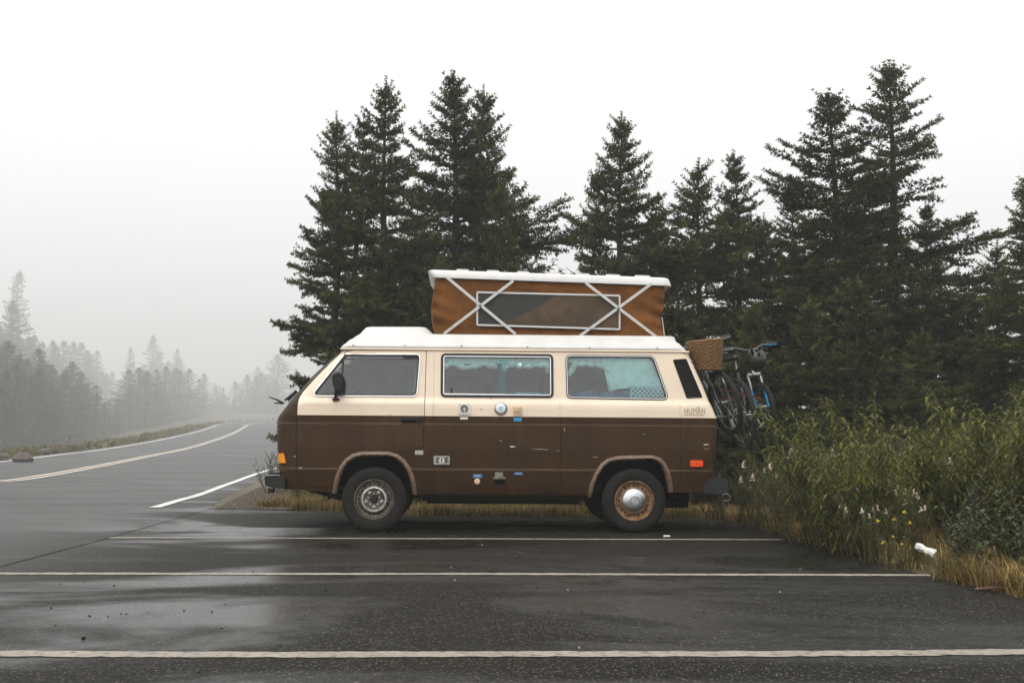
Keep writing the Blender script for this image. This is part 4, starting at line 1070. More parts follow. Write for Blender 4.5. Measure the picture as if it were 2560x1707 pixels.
# ------------------------------------------------------------------ rack, bicycles and helmet behind the van
M_BFR = mat('black bicycle frame', (.014, .014, .015), .3, coat=.4)
M_SILV = mat('silver bicycle metal', (.22, .22, .215), .3, .9)
M_BTY = mat('knobbly bicycle tyre', (.013, .013, .012), .85, bump=.5, bscale=120)
M_WICK = mat('wicker', (.27, .145, .052), .7, col2=(.14, .07, .024), vscale=40)
M_LBLUE = mat('bright blue anodised', (.004, .17, .37), .35, .3)
M_DRED = mat('dark red strap', (.10, .008, .006), .7)
M_GREYF = mat('grey bicycle frame', (.05, .052, .055), .35, coat=.3)
def bicycle(label, hub_px, hub_Y, near, tilt, yaw, r, wb, frame, forkm, parts=()):
    hub = at(*hub_px, hub_Y)
    v = Vector((-sin(tilt), 0, cos(tilt)))
    d = Vector((sin(yaw), -cos(yaw), 0)) if near == 'front' else Vector((-sin(yaw), cos(yaw), 0))
    w = v.cross(d).normalized(); u = w.cross(v).normalized()
    if u.dot(d) < 0: u = -u
    off = wb / 2 if near == 'front' else -wb / 2
    O = hub - u * off
    def T(a, b, c=0.0): return O + u * a + v * b + w * c
    k = wb / 1.04
    root = thing('bicycle', T(0, -r), label, 'bicycle', 'bicycles strapped on the rear rack')
    def wheel(cx, steer=0.0):
        c = T(cx, 0); uu = (u * cos(steer) + w * sin(steer)).normalized(); ww = uu.cross(v).normalized()
        n = 40; b = MB()
        b.tube([c + (uu * cos(t) + v * sin(t)) * (r - .024) for t in [2*pi*i/n for i in range(n)]], .025, 8, closed=True)
        ty = b.make('wheel', M_BTY, root, 70)
        b = MB()                               # tread knobs
        for i in range(46):
            t = 2*pi*i/46; e = uu * cos(t) + v * sin(t)
            for s_ in (-1, 1):
                p = c + e * (r - .002) + ww * (.014 * s_); b.bar(p - e * .004, p + e * .006, .012, .012, tuple(ww))
        b.make('tread', M_BTY, ty); bpy.data.objects[b_last(ty)]['kind'] = 'stuff'
        MB().tube([c + (uu * cos(t) + v * sin(t)) * (r - .052) for t in [2*pi*i/n for i in range(n)]], .011, 6, closed=True).make('rim', M_SILV, ty, 70)
        b = MB()
        for i in range(20):
            t = 2*pi*i/20; e = uu * cos(t) + v * sin(t)
            b.tube([c + ww * (.025 if i % 2 else -.025), c + e * (r - .055)], .0018, 4, cap=False)
        b.make('spokes', M_SILV, ty); bpy.data.objects[b_last(ty)]['kind'] = 'stuff'
        MB().tube([c - ww * .045, c + ww * .045], .022, 12).make('hub', M_SILV, ty)
    def b_last(p): return [o.name for o in p.children][-1]
    rh, fh = (-.52 * k, 0), (.52 * k, 0)
    bb, st, ht, hb = (-.08 * k, -.04), (-.24 * k, .42), (.30 * k, .52), (.335 * k, .40)
    wheel(rh[0]); wheel(fh[0], .12)
    b = MB()
    for p, q, rad in ((bb, st, .017), (st, ht, .017), (bb, hb, .021), (ht, hb, .022)): b.tube([T(*p), T(*q)], rad, 10)
    for s_ in (-1, 1):
        b.tube([T(*bb, .03*s_), T(rh[0], 0, .065*s_)], .010, 8); b.tube([T(*st, .02*s_), T(rh[0], 0, .065*s_)], .009, 8)
    b.make('frame', frame, root, 50)
    b = MB(); cr_ = (hb[0] + .025, hb[1] - .06)
    b.tube([T(cr_[0], cr_[1], -.07), T(cr_[0], cr_[1], .07)], .026, 10); b.tube([T(*hb), T(*cr_)], .02, 10)
    b.make('fork_crown', forkm[0], root, 50)
    for s_ in (-1, 1):
        m_ = (cr_[0] * .55 + fh[0] * .45, cr_[1] * .55)
        fl_ = MB().tube([T(*cr_, .065*s_), T(*m_, .065*s_)], .017, 10).make('fork_leg', forkm[0], root, 50)
        MB().tube([T(*m_, .065*s_), T(fh[0], 0, .065*s_)], [.016, .013], 10).make('lower_leg', forkm[1], fl_, 50)
    sp = MB().tube([T(*st), T(st[0] - .03, st[1] + .12)], .013, 8).make('seat_post', M_SILV, root, 50)
    b = MB(); sx, sz = st[0] - .03, st[1] + .14
    rows = []
    for i in range(9):
        q = i / 8; a = sx - .12 + .27 * q; wd_ = .075 * (1 - q) ** .8 + .018; rows.append([T(a, sz + (.02 if q < .2 else .0) + .022 * cos(t) , wd_ * sin(t)) for t in [2*pi*j/10 for j in range(10)]])
    b.loft(rows).make('saddle', M_RUBBER if 'saddle' not in parts else M_GREYP, root, 60)
    hs = (ht[0] - .03, ht[1] + .07); b = MB()
    b.tube([T(*ht), T(*hs)], .014, 8); b.tube([T(*hs), T(hs[0] + .06, hs[1] + .01)], .014, 8)
    hw_ = .31; bc = (hs[0] + .06, hs[1] + .01)
    b.tube([T(bc[0] - .06, bc[1] + .05, -hw_), T(bc[0] - .02, bc[1] + .04, -.15), T(*bc, -.05), T(*bc, .05), T(bc[0] - .02, bc[1] + .04, .15), T(bc[0] - .06, bc[1] + .05, hw_)], .0125, 8)
    b.make('handlebar', M_BFR, root, 50)
    for s_ in (-1, 1):
        MB().tube([T(bc[0] - .06, bc[1] + .05, s_*hw_), T(bc[0] - .04, bc[1] + .045, s_*.20)], .019, 10).make('grip', M_RUBBER, root, 50)
        MB().tube([T(bc[0] + .0, bc[1] + .04, s_*.17), T(bc[0] + .045, bc[1] + .03, s_*.19), T(bc[0] + .035, bc[1] + .03, s_*.29)], .0065, 6).make('brake_lever', M_LBLUE if 'blue' in parts and (w * s_).x > 0 else M_SILV, root, 50)
    b = MB(); b.tube([T(*bb, -.07), T(*bb, .07)], .022, 10); b.tube([T(*bb, .07), T(bb[0] + .12, bb[1] - .12, .085)], .011, 6); b.tube([T(*bb, -.07), T(bb[0] - .12, bb[1] + .12, -.085)], .011, 6)
    b.tube([T(bb[0] + .095*cos(t), bb[1] + .095*sin(t), .055) for t in [2*pi*i/28 for i in range(28)]], .006, 5, closed=True)
    b.make('crankset', M_SILV, root, 50)
    for s_ in (-1, 1):
        c = (bb[0] + .12*s_, bb[1] - .12*s_, .13*s_); b = MB(); p = T(*c)
        b.bar(p - u*.045, p + u*.045, .09, .02, tuple(w)); b.make('pedal', M_BLACK, root)
    if 'basket' in parts:
        # woven basket hung on the handlebar; upright rods and wavy weavers
        c0 = at(1767, 889, hub_Y - .12); nb = 44; H_ = .27
        def rp(t, q):
            sx_ = .112 + .062 * q; sy_ = .085 + .05 * q; e = .75
            x = sx_ * math.copysign(abs(cos(t)) ** e, cos(t)); y = sy_ * math.copysign(abs(sin(t)) ** e, sin(t))
            sk = (q - .5)
            return c0 + Vector((x - .045 * sk + .0, y, (q - .5) * H_ + .30 * x * .35 * q))
        b = MB()
        for j in range(15):
            q = j / 14; L_ = []
            for i in range(nb * 2):
                t = 2*pi*i/(nb*2); p = rp(t, q); n_ = Vector((p.x - c0.x, p.y - c0.y, 0)).normalized(); L_.append(p + n_ * (.007 * (1 if (i // 3 + j) % 2 else -1)))
            b.tube(L_, .0092, 5, closed=True)
        bk = b.make('basket', M_WICK, root, 70)
        b = MB()
        for i in range(nb): b.tube([rp(2*pi*i/nb, q) for q in (0, .33, .66, 1.0)], .0035, 5)
        b.make('basket_rods', M_WICK, bk, 70); bpy.data.objects[b_last(bk)]['kind'] = 'stuff'
        MB().tube([rp(2*pi*i/48, 1.03) for i in range(48)], .011, 8, closed=True).make('basket_rim', M_WICK, bk, 70)
        b = MB(); ringb = [rp(2*pi*i/32, .03) for i in range(32)]; b.add(ringb, [tuple(range(32))]); b.make('basket_floor', M_WICK, bk, None)
    return root
bicycle('dark bicycle with wicker basket on its handlebar, closest to the tailgate', (1813, 1006), YC - .50, 'front', radians(15), radians(4), .33, 1.02, M_BFR, (M_SILV, M_BFR), ('basket',))
bicycle('black bicycle with grey saddle and knobbly tyres, middle of the three on the rack', (1851, 1034), YC - .60, 'rear', radians(9), radians(9), .355, 1.06, M_GREYF, (M_BFR, M_BFR), ('saddle',))
bicycle('small bicycle with bright blue fork legs and brake levers, outermost on the rack', (1906, 1018), YC - .35, 'front', radians(7), radians(4), .25, .90, M_BFR, (M_SILV, M_LBLUE), ('blue',))
# rack on the tailgate
b = MB(); xr = xof(REAR, 1.2)
rk = MB()
for yy in (YC - .28, YC + .28):
    rk.tube([(xof(REAR, .75) + .02, yy, .75), (xof(REAR, 1.1) + .05, yy, 1.10), (xof(REAR, 1.6) + .04, yy, 1.60)], .014, 8)
    rk.tube([(xof(REAR, 1.1) + .04, yy, 1.12), (xof(REAR, 1.1) + .56, yy, 1.16)], .014, 8)
rk.tube([(xof(REAR, 1.1) + .55, YC - .32, 1.16), (xof(REAR, 1.1) + .55, YC + .32, 1.16)], .014, 8)
rk.make('bike_rack', M_STEEL, van, 50)
for (p, q) in (((1797, 970), (1905, 997)), ((1800, 1000), (1845, 990))):
    a, c = at(*p, YC - .45), at(*q, YC - .5); MB().bar(a, c, .022, .004).make('rack_strap', M_DRED, van)
# helmet hung on the outer handlebar
hc = at(1890, 899, YC - .62)
he = thing('helmet', hc - Vector((0, 0, .12)), 'black cycle helmet hanging behind the van by the bicycles', 'helmet')
v = []; n, m_ = 28, 14
for i in range(m_ + 1):
    a = pi * i / m_ - pi / 2
    for j in range(n):
        t = 2*pi*j/n; e = Vector((cos(a)*cos(t), cos(a)*sin(t), sin(a)))
        groove = 1 - .035 * max(0, cos(6 * atan2(e.y, e.z + .15))) ** 8 * (1 if e.x < .7 else 0)
        v.append(hc + Vector((e.x * .105, e.y * .12, e.z * .118)) * groove)
f = [(i*n+j, i*n+(j+1) % n, (i+1)*n+(j+1) % n, (i+1)*n+j) for i in range(m_) for j in range(n)]
MB().add(v, f).make('shell', mat('black helmet shell', (.012, .012, .011), .35), he, 70)
for a, t in ((.75, 3.9), (.45, 4.1), (.8, 4.5), (.35, 4.7), (.95, 5.0)):
    e = Vector((cos(a)*cos(t), cos(a)*sin(t), sin(a))); p = hc + Vector((e.x*.105, e.y*.12, e.z*.118)) * 1.0
    MB().ball(p, (.014, .008, .024), 10, 6).make('vent', M_DARK, he, 70)
MB().tube([hc + Vector((-.09, -.02, -.06)), hc + Vector((-.05, -.04, -.15)), hc + Vector((.02, -.03, -.17)), hc + Vector((.08, -.02, -.08))], .006, 6).make('chin_strap', M_BLACK, he)
MB().lathe([(0, -.004), (.02, -.003), (.022, .0)], hc + Vector((-.012, -.085, .095)), 'Z', 12).make('badge', M_GREYL, he)
# ------------------------------------------------------------------ spruces
M_NEEDLE = leafmat('spruce needles', (.095, .108, .024), (.042, .052, .013), .6, .15, 1.5, .2)
M_BARK = mat('spruce bark', (.055, .043, .033), .9, col2=(.028, .022, .017), vscale=14, bump=.6, bscale=40, spec=.15)
def norm(a): return a / np.maximum(1e-9, np.linalg.norm(a, axis=1, keepdims=True))
def spruce_data(seed, H, R, z0=.25, bend=(0, 0), dens=1.0, detail=1.0, power=.8, bare=(), long=(), dead=.06):
    "trunk/limb shapes and needle triangles of one spruce, base at the origin"
    r = np.random.RandomState(seed); mb = MB()
    def axis(z):
        q = z / H; return np.array([bend[0] * q * q + .05 * sin(z * 1.3 + seed), bend[1] * q * q + .05 * cos(z * 1.1 + seed), z])
    tr = .018 * H
    zs = np.linspace(-.15, H, 16)
    mb.tube([Vector(axis(z)) for z in zs], [max(.006, tr * (1 - max(z, 0) / H) ** .9) * (1.25 if z < .1 else 1) for z in zs], 7)
    P = []; D = []; Lt = []; S_ = []; nd = []
    z = z0
    while z < H - .16:
        q = (H - z) / H                                  # 0 at the top
        base = R * min(1.0, (q * 1.32) ** power) * (1 - math.exp(-q * 16)) * (1 if q < .8 else 1 - (q - .8) * 1.2)
        nb = int((4 + r.rand() * 2.5) * dens)
        dn = 1.0
        for b0, b1, kk in bare:
            if b0 < z < b1: dn = kk
        a0 = r.rand() * 6.28
        for k in range(max(3, nb)):
            if r.rand() > dn: continue
            az = a0 + k * 6.283 / max(3, nb) + r.randn() * .25
            L = base * (.42 + .62 * r.rand() + .28 * sin(2 * az + 1.7 * z + seed) * sin(1.3 * z + seed)) + .05
            for l0, l1, laz, kk in long:
                if l0 < z < l1 and abs((az - laz + pi) % (2*pi) - pi) < .7: L *= kk
            if r.rand() < .1: L *= .55
            el = (.70 - .82 * min(1, q * 1.8)) * .8 + r.randn() * .10   # upswept near the top, level below
            zz = z + r.randn() * .04
            o = axis(zz); h = np.array([cos(az), sin(az), 0.0]); sd = np.array([-sin(az), cos(az), 0.0])
            sag = -.10 - .12 * q; up = .20 + .14 * r.rand()
            def bp(s): return o + h * (L * s * cos(el * .6)) + np.array([0, 0, L * (sin(el) * s + sag * s + up * s * s)])
            pts = [bp(s) for s in (0, .3, .6, 1.0)]
            br = min(.35 * tr, .006 + .012 * L)
            mb.tube([Vector(p) for p in pts], [br, br * .75, br * .45, .003], 4 if detail > .5 else 3, cap=False)
            isdead = r.rand() < dead * (2.5 if q > .75 else 1) and q > .25
            if isdead: L *= .6
            s0 = .06 if q < .35 else (.16 + .28 * r.rand() * min(1, q * 1.1))
            step = (.052 / max(.3, L)) / detail
            n = max(3, int((1 - s0) / step))
            for i in range(n):
                s = s0 + (1 - s0) * (i + r.rand() * .6) / n
                p = bp(s); t = bp(min(1, s + .05)) - bp(s - .05); t /= np.linalg.norm(t)
                sg = 1 if i % 2 else -1
                ang = .95 - .3 * s + r.randn() * .15
                tl = min(.50, (.40 * (1 - s) ** .75 * L + .085)) * (.75 + .5 * r.rand())
                d = t * cos(ang) + sd * sg * sin(ang) + np.array([0, 0, r.randn() * .16 + (.04 if q < .4 else -.08)])
                d /= np.linalg.norm(d)
                if isdead:
                    if i % 2: mb.tube([Vector(p), Vector(p + d * tl)], [.004, .002], 3, cap=False)
                    continue
                P.append(p); D.append(d); Lt.append(tl); S_.append(s)
                if tl > .17 and detail > .45:            # side shoots
                    for m in range(int(tl / .075)):
                        f_ = .25 + .65 * (m + r.rand()) / max(1, int(tl / .075)); sg2 = 1 if (m + i) % 2 else -1
                        d2 = d * .62 + np.cross(d, [0, 0, 1]) * sg2 * .75 + np.array([0, 0, r.randn() * .15]); d2 /= np.linalg.norm(d2)
                        P.append(p + d * tl * f_); D.append(d2); Lt.append(tl * .45 * (.6 + .6 * r.rand())); S_.append(s)
                if r.rand() < .25:                       # a shoot on top of the bough
                    d3 = t * .7 + np.array([0, 0, .6]) + r.randn(3) * .15; d3 /= np.linalg.norm(d3)
                    P.append(p); D.append(d3); Lt.append(.07 + .06 * r.rand()); S_.append(s)
            if not isdead: P.append(bp(.88)); t = bp(1) - bp(.85); D.append(t / np.linalg.norm(t)); Lt.append(.14 + .05 * r.rand()); S_.append(1.0)
        z += (.15 + .16 * min(1, q * 2.2)) * (.8 + .4 * r.rand()) / (1 if detail > .5 else .8)
    P.append(axis(H - .30)); D.append(np.array([0, 0, 1.0])); Lt.append(.36); S_.append(1.0)
    for i in range(9):
        a_ = i * 2.4 + r.rand(); zz = H - .12 - .06 * i; d = np.array([cos(a_) * .75, sin(a_) * .75, .65]); P.append(axis(zz)); D.append(d / np.linalg.norm(d)); Lt.append(.06 + .022 * i + .03 * r.rand()); S_.append(1.0)
    P, D, Lt, S_ = np.array(P), np.array(D), np.array(Lt), np.array(S_)
    sp = .031 / detail
    cnt = np.maximum(2, (Lt / sp).astype(int)); idx = np.repeat(np.arange(len(P)), cnt)
    k = np.arange(len(idx)) - np.repeat(np.cumsum(cnt) - cnt, cnt)
    f = (k + r.rand(len(idx)) * .7) / cnt[idx]
    p = P[idx] + D[idx] * (Lt[idx] * f)[:, None]; p[:, 2] += .10 * Lt[idx] * f * f
    d = D[idx]; side = norm(np.cross(d, np.array([0, 0, 1.0])) + 1e-6); upv = norm(np.cross(side, d))
    V = []; TT = []
    w = .026 / detail ** .8; ln = .046 / detail ** .8
    for a in (0, 1.9, -1.9, 3.3):
        th = a + r.randn(len(p)) * .45
        o_ = upv * np.cos(th)[:, None] + side * np.sin(th)[:, None]
        l_ = ln * (.75 + .6 * r.rand(len(p)))
        tip = p + (o_ * .80 + d * .65) * l_[:, None]
        b1 = p - d * (w * .5); b2 = p + d * (w * .6)
        V.append(np.stack([b1, b2, tip], 1))
        tn = .62 + .75 * np.clip(S_[idx] * f, 0, 1) ** 2 * (.6 + .8 * r.rand(len(p)))   # young growth at the shoot tips is paler
        TT.append(np.stack([tn * 1.02, tn, tn * .9], 1))
    V = np.concatenate(V).reshape(-1, 3); TT = np.concatenate(TT)
    return mb, V, TT
PROTO = {}
def spruce_proto(key, **kw):
    mb, V, TT = spruce_data(**kw)
    t = obj('trunk_mesh', mb.v, mb.f, M_BARK, smooth=True)
    c = obj('crown_mesh', V, np.arange(len(V)).reshape(-1, 3), M_NEEDLE); set_tint(c, TT)
    PROTO[key] = (t.data, c.data, kw['H'])
    bpy.data.objects.remove(t); bpy.data.objects.remove(c)
def plant_tree(key, x, y, height, rot, label, group=None, name='spruce_tree', cat='tree', wide=1.0, sink=0.0, tilt=0.0):
    tm, cm, H = PROTO[key]; s = height / H
    root = thing(name, (x, y, gz(y) - sink), label, cat, group)
    root.scale = (s * wide, s * wide, s); root.rotation_euler = (0, tilt, rot)
    for nm, me in (('trunk', tm), ('crown', cm)):
        o = bpy.data.objects.new(nm, me); COL.objects.link(o); o.parent = root
    return root
def q2(px, py): return px * 1.08844, py * 1.08844      # coordinates measured on the 2352 wide view
def tree_at(key, tipx, tipy, Y, rot, label, group=None, wide=1.0, tilt=0.0, **k):
    p = at(*q2(tipx, tipy), Y); dr = leftdrop(p.x, Y) + .05; h = p.z - gz(Y) + dr
    return plant_tree(key, p.x - h * math.tan(tilt), Y, h / cos(tilt), rot, label, group, wide=wide, tilt=tilt, sink=dr, **k)
spruce_proto('a', seed=11, H=6.6, R=2.05, dens=1.5, power=.98)
spruce_proto('b', seed=23, H=6.8, R=1.95, dens=1.5, power=1.05)
spruce_proto('c', seed=37, H=6.3, R=2.0, dens=1.45, power=.95, long=((3.6, 4.6, 0.0, 1.5),), dead=0.0)
spruce_proto('d', seed=41, H=5.4, R=1.8, dens=1.4, power=.95, long=((3.4, 4.4, 0.2, 1.5),), dead=0.0)
spruce_proto('e', seed=59, H=6.9, R=1.75, dens=1.25, power=.8, bare=((4.2, 5.4, .45), (2.2, 3.0, .7)), dead=.16)
spruce_proto('f', seed=67, H=4.2, R=1.35, dens=1.3, power=.95)
spruce_proto('g', seed=15, H=6.6, R=1.55, z0=2.7, dens=1.5, power=.9, dead=.1)
spruce_proto('far1', seed=71, H=9, R=2.4, detail=.45, dens=1.2)
spruce_proto('far2', seed=83, H=9, R=2.1, detail=.45, dens=1.2, power=.9)
T = tree_at
T('g', 778, 268, 17.0, .3, 'spruce at the left end of the dark row behind the van', wide=.98)
T('e', 828, 272, 17.6, 2.0, 'short topped spruce squeezed between its neighbours behind the pop-top', wide=.95)
T('g', 888, 182, 17.2, 4.1, 'tall thin topped spruce left of the pop-top roof', wide=1.0)
T('b', 1045, 172, 18.2, 1.2, 'tallest twin spruce rising above the front of the pop-top roof', wide=1.2)
T('c', 1106, 203, 18.6, 0.0, 'slimmer twin spruce with long right branches above the pop-top roof', wide=.95)
T('f', 1150, 420, 16.8, 5.0, 'small dark spruce under the twin spruces behind the canvas', wide=.8)
T('f', 1370, 388, 17.3, 2.4, 'low bushy spruce right of the sky gap behind the pop-top', wide=.62)
T('c', 1426, 264, 17.2, 0.35, 'pointed spruce standing above the right half of the pop-top', wide=.98)
T('d', 1605, 374, 17.6, 3.6, 'flat topped spruce with raised side branches behind the rear of the van', wide=1.05)
T('a', 1690, 356, 18.2, 2.2, 'slender spruce above the wicker basket and bicycles', wide=.95)
T('a', 1910, 212, 17.0, 1.0, 'broad tall spruce right of the bicycles', wide=1.35)
T('e', 2042, 152, 17.6, .5, 'highest ragged spruce with bare gaps in its crown on the right', wide=1.3)
T('e', 2150, 470, 17.2, 3.3, 'thin sparse spruce with bare branches right of the highest one', wide=1.0, tilt=.02)
T('b', 2366, 400, 16.0, 2.0, 'dark spruce cut by the right edge of the photo', wide=1.45)
T('f', 1965, 640, 14.6, .9, 'young paler green spruce in front of the broad tall one', wide=1.15)
T('f', 2120, 760, 14.9, 3.0, 'low young spruce behind the leafy thicket', wide=1.2)
T('far1', 1203, 492, 52.0, 0.6, 'single pale spruce far off in the mist seen in the gap', wide=.75)
G_FILL = 'filler spruces deep in the dark row'
L_FILL = 'dark spruce half hidden inside the row behind the van'
for i, (px, py, Y, k, w_) in enumerate(((960, 420, 20.5, 'a', 1.1), (1085, 470, 21, 'd', .9), (880, 560, 19.5, 'd', .9), (1010, 600, 16.6, 'f', 1.2),
        (1345, 600, 19.4, 'f', .9), (1500, 470, 20.5, 'd', 1.1), (1560, 560, 16.8, 'f', 1.15), (1760, 500, 19.5, 'd', 1.05), (1820, 430, 20, 'a', 1.0), (1730, 700, 15.6, 'f', 1.1),
        (1980, 400, 20.5, 'c', 1.1), (2090, 560, 19.8, 'd', 1.1), (2210, 660, 18.0, 'd', 1.1), (2290, 560, 18.6, 'd', 1.2), (1860, 690, 15.4, 'f', 1.25), (2260, 760, 15.8, 'f', 1.3), (2400, 600, 17.5, 'd', 1.2))):
    T(k, px, py, Y, i * 1.7, L_FILL, G_FILL, wide=w_)
# misty spruces beyond the road
LVP = [(q[0], p.y) for q, p in zip(((0,1162),(126,1141),(252.5,1115.6),(358,1096.7),(463,1075.7),(505,1063),(534.6,1052.5)), LV)]
for i, (px, py, Y, lab) in enumerate(((45, 622, 480, 'tall pale spruce standing above the mist at the far left'), (30, 690, 320, 'nearer grey spruce below the tall one at the left edge'),
        (300, 798, 540, 'small pointed misty spruce left of the road bend'), (352, 770, 560, 'broad misty spruce by the road bend'), (408, 800, 600, 'slim faint spruce at the road bend'))):
    T('far1' if i % 2 else 'far2', px, py, Y, i * 1.3, lab, 'misty spruces beyond the road', wide=1.1 + .1 * (i % 2))
LM = 'faint grey spruce merging into the misty wood beyond the road'
rt = random.Random(12)
def skyline(px):
    for (a, b), (c, d) in zip(SKL, SKL[1:]):
        if a <= px <= c: return b + (d - b) * (px - a) / (c - a)
    return SKL[-1][1]
SKL = [(-200, 720), (0, 735), (60, 745), (105, 750), (150, 775), (200, 790), (260, 850), (300, 830), (370, 800), (420, 830), (470, 880), (540, 890), (580, 850), (640, 840), (760, 830)]
px = -90
while px < 730:
    for row in range(3):
        base = 290 + max(0, px) * .85 if px < 430 else 650 + (px - 430) * .2
        Y = base + row * 22 + rt.uniform(-8, 8)
        py = skyline(px) + (2 - row) * 34 + rt.uniform(-14, 38)
        T(rt.choice(('far1', 'far2')), px + rt.uniform(-9, 9), py, Y, rt.uniform(0, 6), LM, 'faint spruces of the misty wood', wide=1.5 + .4 * rt.random())
    px += 19 + max(0, px) * .008
LU = 'low misty spruce of the wood edge along the far verge'
px = -70
while px < 640:
    sx = px * 1.08844; Yv = LV[0].y
    for a, b in zip(LVP, LVP[1:]):
        if a[0] <= sx <= b[0]: Yv = a[1] + (b[1] - a[1]) * (sx - a[0]) / (b[0] - a[0])
    if sx > LVP[-1][0]: Yv = LVP[-1][1]
    for row in range(2):
        Y = min(540, Yv * 2.4 + 50) + row * 26 + rt.uniform(-3, 5)
        py = skyline(px) + (95 if px < 300 else 60 if px < 430 else 25) - row * 30 + rt.uniform(-22, 30)
        T(rt.choice(('far1', 'far2')), px + rt.uniform(-7, 7), min(py, 985), Y, rt.uniform(0, 6), LU, 'low trees on the far verge', wide=1.7 + .6 * rt.random())
    px += 17 + max(0, px) * .006
# ------------------------------------------------------------------ leafy plants
def leaf_tris(base, d, n_up, L, W, droop, r):
    "folded, drooping leaf blades: arrays of triangles"
    N = len(base); side = norm(np.cross(d, n_up) + 1e-6); up = norm(np.cross(side, d))
    a = base; m = base + d * (L * .45)[:, None] + up * (L * .06)[:, None]; m[:, 2] -= droop * L * .12
    e = base + d * (L * .96)[:, None]; e[:, 2] -= droop * L * .55
    ml = m + side * (W * .5)[:, None] + up * (W * .18)[:, None]; mr_ = m - side * (W * .5)[:, None] + up * (W * .18)[:, None]
    return np.concatenate([np.stack([a, m, ml], 1), np.stack([a, mr_, m], 1), np.stack([m, e, ml], 1), np.stack([m, mr_, e], 1)])
def leafy_data(seed, h, stems, spread, LL, LW, droop, gap, flower=None, branch=0, bare=.12, elev=.25):
    r = np.random.RandomState(seed); mb = MB(); B = []; D = []; Ls = []; FV = []; FT = []
    def stem(p0, dirv, hh, rad, sub):
        n = max(4, int(hh / .08)); p = p0.copy(); d = dirv / np.linalg.norm(dirv); pts = [p.copy()]
        for i in range(n):
            d = d + r.randn(3) * .06 + np.array([0, 0, .03]); d /= np.linalg.norm(d); p = p + d * hh / n; pts.append(p.copy())
        mb.tube([Vector(q) for q in pts], [rad * (1 - .75 * i / n) for i in range(n + 1)], 4, cap=False)
        k = int(hh / gap); az = r.rand() * 6.28
        for i in range(k):
            q = bare + (1 - bare) * (i + r.rand() * .5) / k; j = min(n - 1, int(q * n)); pp = pts[j] + (pts[j+1] - pts[j]) * (q * n - j)
            az += 2.4 + r.randn() * .3
            dd = np.array([cos(az), sin(az), elev + .5 * (q > .85) + r.randn() * .2]); dd /= np.linalg.norm(dd)
            B.append(pp); D.append(dd); Ls.append(LL * (.55 + .6 * r.rand()) * (1 - .45 * max(0, q - .7) / .3))
            if sub and q > .3 and r.rand() < branch:
                stem(pp, dd + np.array([0, 0, .7]), hh * (.22 + .2 * r.rand()), rad * .55, False)
        if flower and sub and r.rand() < .75:
            top = pts[-1]
            for i in range(flower[0]):
                q = r.rand(); rr_ = flower[1] * (1 - q) * .9; t = r.rand() * 6.28
                c = top + np.array([rr_ * cos(t), rr_ * sin(t), (q - .35) * flower[2]]); s_ = .0085
                tri = c + r.randn(3, 3) * s_; FV.append(tri)
    for i in range(stems):
        t = r.rand() * 6.28; sp_ = spread * sqrt(r.rand()); lean = .18 + .25 * r.rand()
        stem(np.array([sp_ * cos(t), sp_ * sin(t), -.03]), np.array([cos(t) * lean, sin(t) * lean, 1.0]), h * (.7 + .35 * r.rand()), .006 + .003 * h, True)
    B, D, Ls = np.array(B), np.array(D), np.array(Ls)
    V = leaf_tris(B, D, np.tile(np.array([0, 0, 1.0]), (len(B), 1)), Ls, Ls * LW, droop, r)
    tn = .65 + .75 * r.rand(len(B)); hue = r.rand(len(B)); tt = np.stack([tn * (.9 + .35 * hue), tn, tn * (.75 + .2 * hue)], 1)
    return mb, V.reshape(-1, 3), np.tile(tt, (4, 1)), (np.array(FV).reshape(-1, 3) if FV else None)
M_LEAF = leafmat('bright thicket leaves', (.140, .155, .025), (.072, .092, .016), .5, .38, .9)
M_LEAF2 = leafmat('grey green herb leaves', (.115, .135, .052), (.065, .088, .030), .6, .3, 1.5)
M_LEAF3 = leafmat('dark shrub leaves', (.040, .058, .020), (.024, .036, .013), .5, .2, 1.5)
M_LEAF4 = leafmat('dark olive leaves', (.060, .078, .022), (.036, .05, .016), .45, .25, 1.0)
M_STEM = mat('plant stem', (.07, .055, .025), .8, var=.3, vscale=10)
M_FLOW = mat('cream pink blossom', (.72, .58, .48), .8, col2=(.80, .72, .60), vscale=30)
M_GOLD = mat('yellow blossom', (.55, .40, .03), .8, var=.2, vscale=30)
PPLANT = {}
def plant_proto(key, leaf, fl=None, **kw):
    mb, V, tt, FV = leafy_data(**kw)
    t = obj('s', mb.v, mb.f, M_STEM, smooth=True); c = obj('l', V, np.arange(len(V)).reshape(-1, 3), leaf); set_tint(c, tt); f = None
    if FV is not None:
        fo = obj('f', FV, np.arange(len(FV)).reshape(-1, 3), fl); f = fo.data; bpy.data.objects.remove(fo)
    PPLANT[key] = (t.data, c.data, f, kw['h']); bpy.data.objects.remove(t); bpy.data.objects.remove(c)
def plant(key, name, x, y, h, rot, label, cat, group=None, z=None):
    s, l, f, H = PPLANT[key]; bank = min(.5, (x - 3.2) * .07) if x > 3.2 else 0
    root = thing(name, (x, y, (gz(y) + bank - .03) if z is None else z), label, cat, group); k = h / H
    root.scale = (k, k, k); root.rotation_euler = (0, 0, rot)
    for nm, me in (('stems', s), ('leaves', l), ('blossom', f)):
        if me: o = bpy.data.objects.new(nm, me); COL.objects.link(o); o.parent = root
    return root
for i in range(5): plant_proto('sap%d' % i, M_LEAF, seed=100 + i, h=1.1, stems=6, spread=.22, LL=.125, LW=.24, droop=1.0, gap=.024, branch=.45)
for i in range(2): plant_proto('dsap%d' % i, M_LEAF4, seed=150 + i, h=1.0, stems=5, spread=.2, LL=.115, LW=.42, droop=.7, gap=.032, branch=.55)
